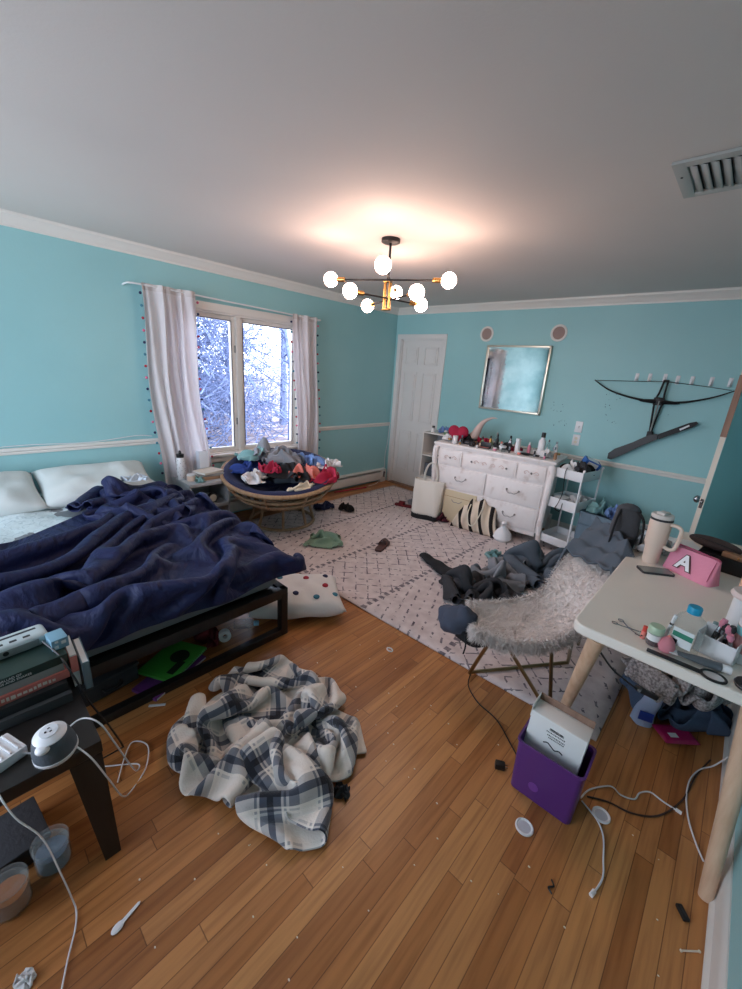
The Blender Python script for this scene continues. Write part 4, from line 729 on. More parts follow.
# red heart plush, horn, cloths
t = thing('heart_plush', 'crimson heart-shaped plush on the left end of the dresser', 'plush toy', on(-.46, .16, .005), .2); t.scale = (1.15, 1.15, 1.15)
b = B(); b.sph((-.045, 0, .10), .058, 16, (1, .6, 1)); b.sph((.045, 0, .10), .058, 16, (1, .6, 1)); b.sph((0, 0, .058), .056, 16, (1.1, .6, 1)); o = mk('heart_body', b, 'crimson', t, ang=180); q = o.modifiers.new('r', 'REMESH'); q.mode = 'VOXEL'; q.voxel_size = .006; q.use_smooth_shade = True
t = thing('drinking_horn', 'pale curved horn rising above the clutter on the dresser', 'horn', on(-.33, .26, 0), 0)
mk('horn_body', B().tube([(-.02, 0, .03), (.03, 0, .10), (.07, .0, .19), (.12, 0, .26), (.20, 0, .305), (.26, .0, .31)], lambda q: .062*(1-q)**1.35+.004, seg=16), mat('horn', (200, 178, 170), .6), t); mk('rim_band', B().tube([(-.024, 0, .026), (-.012, 0, .04)], .060, seg=16, sm=False), 'brass', t)
for key, m, sx, sy, sz, x, y, rz, lb in (('crump0', 'white_cloth', .28, .24, 1.1, -.56, .18, .4, 'white crumpled cloth at the left end of the dresser top'), ('crump1', 'blue_cloth', .2, .2, 1.2, -.55, .34, 1, 'pale blue cloth at the back left corner of the dresser'), ('crump2', 'black_cloth', .36, .3, 1.4, -.36, .20, 2, 'black cloth under the base of the horn'),
     ('crump1', 'crimson', .32, .24, 1.2, -.22, .28, .3, 'dark red cloth right of the horn base'), ('crump2', 'crimson', .22, .2, 1.0, .20, .20, 1.3, 'small red cloth behind the jar with the white lid'), ('crump0', 'white_cloth', .22, .2, 1.0, .50, .14, .9, 'white crumpled tissue right of the tall white bottle'), ('crump2', 'charcoal', .4, .24, 1.0, .07, .2, .4, 'dark pouch cloth among the bottles in the middle')):
    o = cloth('crumpled_cloth', key, m, sc=(sx, sy, sz)); tag(o, lb, 'cloth', 'cloths on the dresser', loc=on(x, y), rz=rz)
for i, (x, y, m, lb) in enumerate(((-.37, .04, 'brass', 'gold lipstick tube at the front left of the dresser'), (-.17, .03, 'white_plastic', 'white lipstick tube left of the makeup palette'), (.17, .05, 'black_plastic', 'black lipstick tube right of the lidded clear jar'), (.42, .05, 'nickel', 'silver lipstick tube before the tall white bottle'), (.52, .04, 'rose', 'pink lipstick tube at the right front corner of the dresser'))):
    t = thing('lipstick', lb, 'lipstick', on(x, y), 0, 'lipstick tubes on the dresser'); mk('tube_base', B().cyl((0, 0, 0), (0, 0, .03), .009), m, t); mk('tube_cap', B().cyl((0, 0, .03), (0, 0, .062), .0095), 'black_plastic' if i % 2 else 'nickel', t)
# ------------------------------------------------------------------ cube shelf left of dresser
t = thing('cube_shelf', 'narrow white open shelf between the closet door and the dresser', 'shelf', (.885, -.36, 0))
w_, d_, h_ = .36, .33, .905
mk('side_panel', B().b2(0, .016, 0, d_, 0, h_, bev=.002), 'white_trim', t); mk('side_panel', B().b2(w_-.016, w_, 0, d_, 0, h_, bev=.002), 'white_trim', t); mk('back_panel', B().b2(.01, w_-.01, d_-.008, d_, .02, h_), 'grey_cloth', t)
for z in (.02, .31, .60, .889): mk('shelf_board', B().b2(.012, w_-.012, .0, d_-.01, z, z+.016, bev=.002), 'white_trim', t)
t = thing('picture_frame', 'small dark picture frame in the top opening of the white shelf', 'frame', (1.10, -.30, .616), .15, rot=(-.18, 0, .3)); mk('frame', B().b2(-.07, -.058, -.006, .006, 0, .2).b2(.058, .07, -.006, .006, 0, .2).b2(-.07, .07, -.006, .006, 0, .012).b2(-.07, .07, -.006, .006, .188, .2), 'black_plastic', t); mk('picture', B().b2(-.06, .06, -.001, .002, .01, .19), 'paper', t)
t = thing('storage_bin', 'grey fabric bin in the middle opening of the white shelf', 'bin', (1.06, -.2, .326)); mk('bin_body', B().box((0, 0, .085), (.28, .22, .17), bev=.012), 'slate_cloth', t); mk('pull_tab', B().box((0, -.112, .12), (.06, .004, .02), bev=.002), 'charcoal', t)
bottle('small bottle with black cap on top of the white shelf', (.98, -.28, .905), .026, .06, 'white_plastic', .02, 'black_plastic', neck=.6)
o = cloth('crumpled_cloth', 'crump1', 'blue_cloth', sc=(.24, .22, 1.2)); tag(o, 'light blue cloth on top of the white open shelf', 'cloth', loc=(1.12, -.22, .905), rz=.4)
jar('round green tin on top of the white shelf beside the blue cloth', (1.19, -.31, .905), .024, .05, mat('tin_green', (90, 130, 100), .4), 'white_plastic')
# ------------------------------------------------------------------ utility cart right of dresser
CX, CY = 2.815, -.50
t = thing('utility_cart', 'white three-tier rolling cart between the dresser and the grey bin', 'cart', (CX, CY, 0), -.18)
cw, cd = .15, .18
for sx in (-1, 1):
    for sy in (-1, 1):
        pl = mk('post', B().tube([(sx*cw, sy*cd, .05), (sx*cw, sy*cd, .80), (sx*(cw+.01), sy*cd, .86)], .009), 'white_plastic', t, ang=180)
        mk('caster', B().lathe([(0, -.008), (.022, -.008), (.024, 0), (.022, .008), (0, .008)], (sx*cw, sy*cd, .024), axis=(1, 0, 0)).b2(sx*cw-.006, sx*cw+.006, sy*cd-.01, sy*cd+.01, .03, .06), 'charcoal', t)
for z, h in ((.09, .08), (.46, .10), (.76, .09)):
    b = B().b2(-cw, cw, -cd, cd, z, z+.006).b2(-cw, cw, -cd, -cd+.006, z, z+h, bev=.002).b2(-cw, cw, cd-.006, cd, z, z+h, bev=.002).b2(-cw, -cw+.006, -cd, cd, z, z+h, bev=.002).b2(cw-.006, cw, -cd, cd, z, z+h, bev=.002); mk('tray', b, 'white_plastic', t, ang=30)
CM = Matrix.Translation((CX, CY, 0)) @ Matrix.Rotation(-.18, 4, 'Z')
for key, m, sx, sy, sz, x, y, z, rz, nm, lb, ct in (('crump1', 'black_cloth', .46, .4, 1.5, 0, .03, .795, .4, 'garment', 'black shiny garment spilling over the top tray of the cart', 'clothing'), ('crump0', 'white_cloth', .3, .26, 1.4, -.03, -.07, .79, 1, 'crumpled_cloth', 'white tissue poking from the front of the cart top tray', 'cloth'), ('crump2', 'charcoal', .3, .3, 1.3, .06, -.04, .83, 2, 'crumpled_cloth', 'dark ruffled scrunchie heap at the right of the cart top', 'cloth'),
     ('crump0', 'white_cloth', .3, .28, 1.6, .05, .02, .467, .3, 'crumpled_cloth', 'white cloth in the middle tray of the cart', 'cloth')):
    o = cloth(nm, key, m, sc=(sx, sy, sz)); tag(o, lb, ct, loc=CM @ V(x, y, z), rz=rz)
t = thing('bowl', 'white bowl standing in the middle tray of the cart', 'bowl', CM @ V(-.06, -.06, .467)); mk('bowl_shell', B().lathe([(0, 0), (.035, 0), (.06, .03), (.075, .085), (.071, .086), (.056, .034), (.03, .006), (0, .006)]), 'white_plastic', t); mk('bowl_lid', B().lathe([(0, .10), (.04, .098), (.076, .086), (.07, .084), (0, .09)]), 'white_plastic', t)
t = thing('tissue_box', 'blue and white box tilted on top of the cart by the wall', 'box', CM @ V(.05, .12, .87), .5, rot=(.25, .35, .6)); mk('box_body', B().box((0, 0, .035), (.15, .10, .06), bev=.003), mat('box_blue', (42, 96, 176), .5), t); mk('white_panel', B().box((0, 0, .0655), (.11, .07, .002)).box((0, -.0505, .035), (.1, .002, .04)), 'white_plastic', t)
tag(mk('cord', B().tube([CM @ V(0, -.19, .87), CM @ V(-.005, -.20, .82), CM @ V(0, -.195, .72), CM @ V(.01, -.2, .62), CM @ V(-.01, -.205, .52), CM @ V(-.03, -.2, .46), CM @ V(.02, -.2, .45), CM @ V(.03, -.2, .53)], .004, seg=6), 'black_plastic'), 'black cord dangling down the front of the white cart', 'cord')
# ------------------------------------------------------------------ grey hamper and heap behind the chair
t = thing('laundry_hamper', 'slate grey fabric hamper standing right of the white cart', 'hamper', (3.16, -.52, 0), -.18)
b = B(); b.grid(40, 10, lambda u, v: V((.19+.012*v)*math.copysign(abs(math.cos(2*PI*u))**.35, math.cos(2*PI*u))+.006*math.sin(v*9), (.15+.01*v)*math.copysign(abs(math.sin(2*PI*u))**.35, math.sin(2*PI*u))+.006*math.sin(u*40), .005+.48*v)); b.b.faces.new([b.b.verts.new((.19*math.copysign(abs(math.cos(2*PI*k/32))**.35, math.cos(2*PI*k/32)), .15*math.copysign(abs(math.sin(2*PI*k/32))**.35, math.sin(2*PI*k/32)), .006)) for k in range(32)])
o = mk('fabric_body', b, mat('slate_blue_cloth', (104, 122, 136), .9, bump=.3, bscale=30), t, ang=180); o.modifiers.new('t', 'SOLIDIFY').thickness = .006
mk('front_flap', B().grid(14, 8, lambda u, v: V(-.17+.34*u, -.163-.006*math.sin(u*9), .49-.12*v)), MATS['slate_blue_cloth'], t, ang=180).modifiers.new('t', 'SOLIDIFY').thickness = .008
for key, m, sx, sy, sz, x, y, z, rz, lb in (('crump0', 'teal_cloth', .34, .3, 1.6, 3.08, -.50, .46, .3, 'dusty teal garment poking out of the grey hamper'), ('crump1', 'blue_cloth', .3, .3, 1.8, 3.23, -.52, .46, 1.3, 'light blue garment at the right of the grey hamper opening')):
    o = cloth('garment', key, m, sc=(sx, sy, sz)); tag(o, lb, 'clothing', loc=(x, y, z), rz=rz)
o = cloth('throw_blanket', 'heap', 'slate_cloth', sc=(1.05, .8, 1.5), th=.01); tag(o, 'slate grey throw heaped on the rug behind the fluffy chair', 'blanket', loc=(3.0, -1.20, .014), rz=.5)
o = cloth('sweatpants', 'heap', 'grey_cloth', sc=(.62, .5, 1.1), th=.008); tag(o, 'grey sweatpants heaped before the dresser right leg', 'clothing', loc=(2.72, -1.62, .014), rz=1.7)
o = cloth('dark_garment', 'heap', 'charcoal', sc=(.78, .5, 1.2), th=.008); tag(o, 'charcoal garment heap on the rug left of the fluffy chair', 'clothing', loc=(2.78, -2.05, .014), rz=.15) ; o.name = 'garment'
def legf(u, v):
    a = 2*PI*v; r = .035+.05*u; c = V(2.04, -1.80, .04).lerp(V(2.62, -2.02, .06), u); s_ = V(.3, .9, 0).normalized(); return c + s_*math.cos(a)*r*1.15 + V(0, 0, math.sin(a)*(.022+.02*u)+.006*math.sin(u*22))
b = B().grid(20, 20, legf); tag(mk('trouser_leg', b, 'black_cloth', ang=180), 'black tapering trouser leg stretched out on the rug towards the bed', 'clothing')
o = cloth('scarf', 'crump1', 'teal_cloth', sc=(.3, .25, .8)); tag(o, 'small dusty green scrap on the grey pile behind the fluffy chair', 'clothing', loc=(2.46, -1.25, .014), rz=1.9)
# ------------------------------------------------------------------ fluffy chair
t = thing('lounge_chair', 'white fluffy folding lounge chair on thin gold legs by the desk', 'chair', (3.35, -2.55, 0))
O_ = V(3.35, -2.55, 0)
def w(*a): return V(*a)-O_
mk('frame', B().tube([w(3.23, -2.86, .38), w(3.12, -2.82, .06), w(3.11, -2.80, .026), w(3.14, -2.76, .024), w(3.44, -2.33, .024), w(3.465, -2.30, .028), w(3.475, -2.31, .06), w(3.52, -2.60, .39)], .0105, n=8), 'gold_tube', t)
mk('leg', B().tube([w(3.27, -2.88, .39), w(3.525, -2.76, .022)], .0095), 'gold_tube', t); mk('leg', B().tube([w(3.46, -2.72, .39), w(3.535, -2.755, .022)], .0095), 'gold_tube', t)
mk('leg', B().tube([w(3.36, -2.30, .42), w(3.40, -2.05, .022)], .0095), 'gold_tube', t); mk('leg', B().tube([w(3.50, -2.3, .45), w(3.46, -2.05, .022)], .0095), 'gold_tube', t)
N_ = [w(3.17, -2.97, .40), w(3.31, -2.90, .375), w(3.45, -2.76, .375), w(3.54, -2.56, .42), w(3.57, -2.34, .56), w(3.60, -2.24, .64), w(3.60, -2.16, .74)]
F_ = [w(3.04, -2.79, .43), w(3.11, -2.68, .42), w(3.19, -2.52, .41), w(3.26, -2.36, .44), w(3.29, -2.18, .56), w(3.35, -2.08, .66), w(3.40, -2.02, .76)]
def cr(P, t_):
    n = len(P)-1; x = min(max(t_*n, 0), n-1e-6); i = int(x); f = x-i; a, b_, c, d = P[max(i-1, 0)], P[i], P[i+1], P[min(i+2, n)]
    return .5*((2*b_)+(-a+c)*f+(2*a-5*b_+4*c-d)*f*f+(-a+3*b_-3*c+d)*f**3)
def seatf(u, v):
    a = cr(N_, u); c = cr(F_, u); p = a.lerp(c, v); nrm = (cr(N_, min(u+.02, 1))-cr(N_, max(u-.02, 0))).cross(c-a).normalized()
    return p - nrm*(.035*math.sin(PI*v)*(.6+.4*math.sin(PI*min(1, u*1.4)))) if nrm.z > 0 else p + nrm*(.035*math.sin(PI*v))
o = mk('fur_seat', B().grid(40, 22, seatf), 'fur', t, ang=180); q = o.modifiers.new('t', 'SOLIDIFY'); q.thickness = .05; q.offset = 0
# fur pile: short leaning tufts over the shell
b = B(); rf = random.Random(2)
for k in range(15000):
    u = rf.random()**.8; v = rf.random() if k % 4 else rf.choice((rf.uniform(0, .09), rf.uniform(.93, 1))); p = seatf(u, v); du = seatf(min(u+.02, 1), v)-seatf(max(u-.02, 0), v); dv = seatf(u, min(v+.03, 1))-seatf(u, max(v-.03, 0)); nn = du.cross(dv).normalized()
    if nn.z < 0: nn = -nn
    if k % 3 == 0: nn = -nn
    if v < .10 and k % 2: nn = (nn+(p-seatf(u, .4)).normalized()*2.5).normalized()
    s0 = p + nn*.024; ln = rf.uniform(.02, .04); dr = (nn*.5 + V(rf.uniform(-1, 1), rf.uniform(-1, 1), rf.uniform(-.9, .2))*.6 + (p-seatf(u, .5)).normalized()*.35).normalized(); sd = dr.cross(V(rf.random(), rf.random(), rf.random())).normalized()*.0016
    a_ = b.b.verts.new(s0-sd); c_ = b.b.verts.new(s0+sd); m1 = b.b.verts.new(s0+dr*ln*.6+sd*.7); m0 = b.b.verts.new(s0+dr*ln*.6-sd*.7); tp = b.b.verts.new(s0+dr*ln+V(0, 0, -.008)); b.b.faces.new((a_, c_, m1, m0)); b.b.faces.new((m0, m1, tp))
for k in range(7000):
    u = rf.random(); p = seatf(u, 0); out = (p-seatf(u, .3)).normalized(); p = p + V(0, 0, rf.uniform(-.034, .03)) - out*rf.uniform(-.002, .012); ln = rf.uniform(.022, .045)
    if k % 3 == 0: u = rf.random(); v = rf.random(); p = seatf(0, v)+V(0, 0, rf.uniform(-.03, .03)); out = (p-seatf(.1, v)).normalized()
    dr = (out*.8+V(rf.uniform(-1, 1), rf.uniform(-1, 1), rf.uniform(-1, .1))*.7).normalized(); sd = dr.cross(V(rf.random(), rf.random(), rf.random())).normalized()*.0018
    a_ = b.b.verts.new(p-sd); c_ = b.b.verts.new(p+sd); m1 = b.b.verts.new(p+dr*ln*.6+sd*.7); m0 = b.b.verts.new(p+dr*ln*.6-sd*.7); tp = b.b.verts.new(p+dr*ln+V(0, 0, -.01)); b.b.faces.new((a_, c_, m1, m0)); b.b.faces.new((m0, m1, tp))
o = mk('fur_pile', b, 'fur', t, ang=180); o['kind'] = 'stuff'
t = thing('hood_bundle', 'dark slate hooded jacket draped over the low left end of the fluffy chair', 'clothing', (3.08, -2.90, .36), .5)
hb = B(); hb.b.verts.ensure_lookup_table(); hb.sph((-.04, -.01, .035), .095, 28, (1.1, .85, .9))
for v_ in hb.b.verts: v_.co += v_.co.normalized()*(.028*noise.noise(v_.co*14)+.012*noise.noise(v_.co*34)) - V(0, 0, .05*max(0, v_.co.x+.02))
mk('hood', hb, mat('slate_dark', (62, 68, 84), .85, bump=.3, bscale=40), t, ang=180); mk('sleeve', B().tube([(-.03, -.05, .0), (.05, -.07, -.03), (.13, -.06, -.01), (.19, -.05, .0)], lambda q: .036-.012*q, seg=12), 'black_cloth', t)
mk('drawstring', B().tube([(0, -.1, .02), (.01, -.11, -.04), (.005, -.11, -.09)], .004), 'black_cloth', t)
# backpack hung on the chair back
t = thing('backpack', 'dark grey backpack slung over the top of the fluffy chair', 'backpack', (3.53, -2.03, .60), .35); t.scale = (.62, .75, 1.0)
b = B(); b.grid(36, 16, lambda u, v: V((.13*(1-.25*v*v))*math.copysign(abs(math.cos(2*PI*u))**.6, math.cos(2*PI*u)), (.075*(1-.45*v))*math.copysign(abs(math.sin(2*PI*u))**.6, math.sin(2*PI*u))+.02*math.sin(v*5), .36*v+.01*math.sin(u*12))); o = mk('pack_body', b, mat('pack_grey', (74, 74, 78), .85, bump=.4, bscale=40), t, ang=180)
b = B(); b.sph((0, .0, .35), .1, 16, (1, .55, .45)); mk('top_flap', b, MATS['pack_grey'], t, ang=180); mk('front_pocket', B().box((0, -.075, .13), (.18, .03, .17), bev=.014), 'charcoal', t); mk('zipper', B().tube([(-.08, -.093, .20), (0, -.095, .215), (.08, -.093, .20)], .003), 'black_plastic', t)
mk('strap', B().tube([(-.07, -.05, .36), (-.10, -.10, .30), (-.11, -.10, .15), (-.09, -.06, .02)], .010), 'black_cloth', t); mk('strap', B().tube([(.07, -.05, .36), (.12, -.09, .30), (.13, -.08, .12), (.10, -.05, .0)], .010), 'black_cloth', t)
b = B()
def drapef(u, v):
    uu = .70+.30*u; p = seatf(uu, min(max(v*1.25-.12, 0), 1)); up = V(-.02, 0, .095+.012*math.sin(u*17+v*5)+.010*math.sin(v*23+u*6))
    if v > .9: up += V(-.25*(v-.9)*4, .3*(v-.9), -(v-.9)*4.0)
    if v < .08: up += V(.10*(.08-v)*8, 0, -(.08-v)*1.2)
    return p+up
b.grid(36, 50, drapef); o = mk('throw_blanket', b, 'slate_cloth', ang=180); q = o.modifiers.new('t', 'SOLIDIFY'); q.thickness = .012
tag(o, 'dark grey throw draped over the raised back of the fluffy chair', 'blanket', loc=tuple(O_))
# ------------------------------------------------------------------ desk
t = thing('desk', 'white-topped desk with round beech legs along the right wall', 'desk', (3.9, -2.34, 0))
DT = .745
mk('desk_top', B().prism(rrect(-.305, .30, -.745, .74, .05, 6), .705, DT), mat('desk_white', (236, 228, 218), .35, var=.08, vscale=3), t, ang=30)
q = bpy.context.scene.objects['desk_top'].modifiers.new('b', 'BEVEL'); q.width = .006; q.segments = 2
mk('apron', B().b2(-.22, .22, -.60, -.58, .665, .705).b2(-.24, .24, .66, .68, .64, .705).b2(-.26, -.24, -.66, .66, .66, .705), 'pale_beech', t)
mk('far_rim', B().b2(-.12, .30, .715, .74, DT-.002, .80, bev=.004), MATS['desk_white'], t)
for x0, y0, x1, y1 in ((-.215, -.69, -.325, -.38), (.235, -.665, .292, -.79), (-.215, .64, -.25, .66), (.22, .64, .255, .66)):
    mk('leg', B().tube([(x0, y0, .70), (x0+(x1-x0)*.5, y0+(y1-y0)*.5, .35), (x1, y1, 0)], lambda q: .032-.011*q, seg=18, n=4), 'pale_beech', t)
tag(mk('cord', B().tube([(3.695, -2.99, .62), (3.74, -2.88, .50), (3.788, -2.764, .40), (3.83, -2.68, .33)], .004), 'black_plastic'), 'dark cord sagging under the desk top toward the wall', 'cord')
t = thing('power_bar', 'slim black power bar hanging from the cord under the desk', 'power strip', (3.868, -2.59, .275), rot=(-.55, 0, -.40)); mk('bar_body', B().box((0, 0, 0), (.035, .2, .025), bev=.008), 'black_plastic', t); mk('switch', B().box((0, .06, .0135), (.014, .02, .004), bev=.002), 'charcoal', t)
Z = DT
# organiser tray, bowl, tumbler at the far end
t = thing('vanity_tray', 'white round-ended tray at the far end of the desk', 'tray', (3.66, -1.88, Z), .2); mk('tray_body', B().lathe([(0, .0), (.11, 0), (.13, .012), (.13, .02), (.12, .02), (.108, .008), (0, .008)], seg=36), 'white_plastic', t)
t = thing('hair_dryer_holder', 'white round open container with dark inside behind the tumbler', 'container', (3.63, -1.93, Z+.009)); mk('shell', B().lathe([(0, 0), (.06, 0), (.068, .01), (.07, .10), (.062, .104), (.056, .098), (.056, .012), (0, .012)], seg=30), 'white_plastic', t); mk('dark_filling', B().sph((0, 0, .06), .05, 14, (1, 1, .6)), 'charcoal', t)
o = cloth('plastic_wrap', 'crump0', mat('wrap_clear', (196, 200, 204), .2, alpha=.45), sc=(.3, .24, 1.4)); tag(o, 'crinkled clear plastic wrap at the far left desk edge', 'wrap', loc=(3.68, -2.02, Z), rz=.4)
t = thing('paper_stack', 'stack of white papers at the far end of the desk', 'paper', (3.79, -1.80, Z), .25); mk('sheets', B().box((0, 0, .012), (.16, .2, .024), bev=.002), 'paper', t); mk('top_sheet', B().box((.01, .01, .026), (.15, .2, .003), rz=.1), 'white_plastic', t)
t = thing('tumbler', 'tall cream tumbler with handle and clear lid on the desk', 'tumbler', (3.70, -2.165, Z), -.35)
mk('tumbler_body', B().lathe([(0, 0), (.034, 0), (.037, .004), (.039, .085), (.048, .11), (.05, .235), (.048, .245), (0, .245)], seg=36), mat('tumbler_cream', (222, 200, 184), .45), t)
mk('tumbler_lid', B().lathe([(.047, .243), (.050, .25), (.050, .262), (.046, .268), (0, .268)], seg=36).box((0, 0, .273), (.04, .06, .012), bev=.005), mat('lid_grey', (206, 198, 192), .25), t)
mk('seal_band', B().lathe([(.0495, .236), (.0502, .238), (.0502, .246), (.0495, .248)], seg=36), 'charcoal', t)
mk('handle', B().tube([(.044, 0, .225), (.075, 0, .228), (.098, 0, .215), (.100, 0, .18), (.094, 0, .12), (.075, 0, .10), (.044, 0, .105)], .0095, seg=12), MATS['tumbler_cream'], t)
t = thing('phone', 'phone with cracked grey case lying before the cream tumbler', 'phone', (3.745, -2.29, Z), -.95); mk('case', B().prism(rrect(-.037, .037, -.075, .075, .01), 0, .010), 'charcoal', t, ang=30); mk('screen', B().prism(rrect(-.033, .033, -.071, .071, .007), .0100, .0108), mat('screen_grey', (120, 124, 120), .15), t, ang=30)
# pink pouch with varsity letter
t = thing('pouch', 'pink zip pouch with a white letter A patch on the desk', 'pouch', (3.875, -2.185, Z), -.50)
def pouchf(u, v):
    a = 2*PI*u; z = .125*v; q = .35+.25*v; wx = .115*(1-.06*v); wy = .048*(1-.72*v)+.004; return V(wx*math.copysign(abs(math.cos(a))**q, math.cos(a)), wy*math.copysign(abs(math.sin(a))**q, math.sin(a)), z+.004*math.sin(a*3+v*5)*v+.0)
b = B().grid(60, 12, pouchf); b.b.faces.new([b.b.verts.new(pouchf(k/30, 0)) for k in range(30)]); b.b.faces.new([b.b.verts.new(pouchf(k/30, 1)) for k in range(30)])
mk('pouch_body', b, 'pink_fabric', t, ang=60)
mk('zipper', B().tube([(-.105, 0, .128), (-.03, 0, .131), (.05, 0, .129), (.105, 0, .126)], .004), mat('dark_pink', (176, 80, 110), .6), t)
mk('seam', B().tube([(.098, -.040, .005), (.100, -.034, .06), (.098, -.012, .12)], .0018), MATS['dark_pink'], t)
am = Matrix.Translation((-.015, -.0415, .062)) @ Matrix.Rotation(math.radians(72), 4, 'X')
text_part('letter_outline', 'A', .098, MATS['brown_rubber'], t, am, .002, .007); text_part('letter_patch', 'A', .098, MATS['thin_white'], t, am @ Matrix.Translation((0, 0, .0018)), .0022, .003)
# brown pouch on black box
t = thing('box', 'low black box at the far right of the desk', 'box', (3.985, -1.93, Z), -.12); mk('box_base', B().box((0, 0, .035), (.20, .14, .07), bev=.004), 'black_plastic', t); mk('lid', B().box((0, 0, .073), (.205, .145, .012), bev=.003), 'black_plastic', t)
t = thing('brown_pouch', 'dark brown zip pouch lying on the black box', 'pouch', (3.93, -1.90, Z+.079), -.35); mk('pouch_body', B().sph((0, 0, .03), .12, 24, (1, .42, .26)), mat('dark_brown', (64, 48, 46), .8, bump=.4, bscale=60), t, ang=180); mk('zipper', B().tube([(-.10, -.03, .045), (-.03, -.045, .052), (.05, -.045, .048), (.10, -.026, .036)], .003), 'black_plastic', t)
t = thing('wallet', 'tan brown leather wallet wedged beside the brown pouch', 'wallet', (4.02, -1.98, Z+.079), -.3); mk('leather', B().box((0, 0, .014), (.10, .045, .026), bev=.006), 'tan', t); mk('snap', B().sph((.02, -.0225, .014), .005, 8), 'brass', t)
# near part of the desk
t = thing('eyelash_curler', 'metal eyelash curler lying near the desk corner', 'eyelash curler', (3.765, -2.965, Z+.004), -.35)
mk('handles', B().tube([(-.055, .02, 0), (-.045, .028, 0), (-.035, .02, 0), (-.045, .011, 0)], .0018, closed=True).tube([(-.055, -.02, 0), (-.045, -.011, 0), (-.035, -.02, 0), (-.045, -.028, 0)], .0018, closed=True).tube([(-.035, .02, 0), (0, 0, 0), (.03, -.012, .002)], .0019).tube([(-.035, -.02, 0), (0, 0, 0), (.03, .012, .002)], .0019).sph((0, 0, 0), .004, 8), 'nickel', t)
mk('clamp', B().tube([(.03, -.016, .002), (.05, -.016, .004), (.05, .016, .004), (.03, .016, .002)], .0018, sm=False).tube([(.052, -.016, .008), (.058, 0, .008), (.052, .016, .008)], .003), 'black_plastic', t)
jt = thing('pill_jar', 'pale green lidded clear jar with brown contents on the desk', 'jar', (3.845, -3.005, Z)); mk('jar_body', B().lathe([(0, 0), (.020, 0), (.022, .004), (.022, .052), (0, .052)], seg=24), 'clear_plastic', jt); mk('contents', B().lathe([(0, .002), (.0205, .002), (.0205, .018), (0, .018)]), mat('berry_brown', (70, 36, 36), .5), jt); mk('label_band', B().lathe([(.0223, .022), (.0223, .046)]), 'paper', jt); mk('lid', B().lathe([(0, .05), (.0245, .05), (.0245, .072), (.022, .076), (0, .076)], seg=24), mat('mint', (176, 198, 170), .4), jt)
t = thing('lip_gloss', 'small coral red tube standing beside the green-lidded jar', 'lip gloss', (3.812, -2.99, Z)); mk('tube_body', B().cyl((0, 0, 0), (0, 0, .03), .008), 'coral', t); mk('cap', B().cyl((0, 0, .03), (0, 0, .05), .007), mat('coral_red', (206, 70, 60), .4), t)
t = thing('marker', 'white pen with a black band standing behind the green-lidded jar', 'pen', (3.868, -2.955, Z), rot=(.15, .12, 0)); mk('barrel', B().cyl((0, 0, 0), (0, 0, .085), .006), 'white_plastic', t); mk('grip_band', B().cyl((0, 0, .085), (0, 0, .093), .0064), 'black_plastic', t); mk('cap', B().cyl((0, 0, .093), (0, 0, .128), .006), 'white_plastic', t)
t = thing('sponge', 'pink makeup sponge at the foot of the blue-capped bottle', 'sponge', (3.885, -3.015, Z)); mk('sponge_body', B().lathe([(0, 0), (.02, .002), (.026, .02), (.02, .042), (.008, .058), (0, .06)], seg=18), mat('sponge_pink', (206, 128, 138), .9), t); mk('worn_tip', B().sph((0, 0, .058), .006, 8), 'coral', t)
t = thing('cleanser_bottle', 'clear square bottle of cleanser with bright blue cap', 'bottle', (3.925, -2.975, Z), -.25); t.scale = (1.12, 1.12, 1.18)
def sq(w_, z, h2, r=.4): return [(w_*math.copysign(abs(math.cos(2*PI*k/32))**r, math.cos(2*PI*k/32)), h2*math.copysign(abs(math.sin(2*PI*k/32))**r, math.sin(2*PI*k/32)), z) for k in range(32)]
b = B(); rings = [sq(.036, 0, .026), sq(.038, .004, .028), sq(.038, .10, .028), sq(.034, .115, .025, .6), sq(.018, .128, .018, 1), sq(.015, .134, .015, 1)]
vv = [[b.b.verts.new(p) for p in r_] for r_ in rings]
for a, c in zip(vv, vv[1:]):
    for k in range(32): b.b.faces.new((a[k], a[(k+1) % 32], c[(k+1) % 32], c[k]))
b.b.faces.new(vv[0][::-1]); mk('bottle_body', b, 'clear_plastic', t)
mk('cap', B().lathe([(0, .132), (.018, .132), (.0185, .150), (.017, .153), (0, .153)], seg=24), mat('cap_blue', (20, 150, 190), .4), t)
mk('front_label', B().box((0, -.0285, .055), (.054, .0006, .055)), mat('label_clear', (214, 220, 220), .5), t); mk('green_band', B().box((0, -.0291, .062), (.052, .0006, .016)), mat('label_green', (40, 124, 100), .5), t)
mk('barcode', B().box((-.016, -.0291, .038), (.014, .0006, .014)), 'charcoal', t)
t = thing('makeup_organizer', 'white open organizer box holding makeup brushes on the desk', 'organizer', (4.015, -2.90, Z), -.25)
mk('box_walls', B().b2(-.055, .055, -.035, -.032, 0, .07).b2(-.055, .055, .032, .035, 0, .09).b2(-.055, -.052, -.035, .035, 0, .08).b2(.052, .055, -.035, .035, 0, .08).b2(-.0015, .0015, -.035, .035, 0, .075).b2(-.055, .055, -.035, .035, 0, .003), 'white_plastic', t)
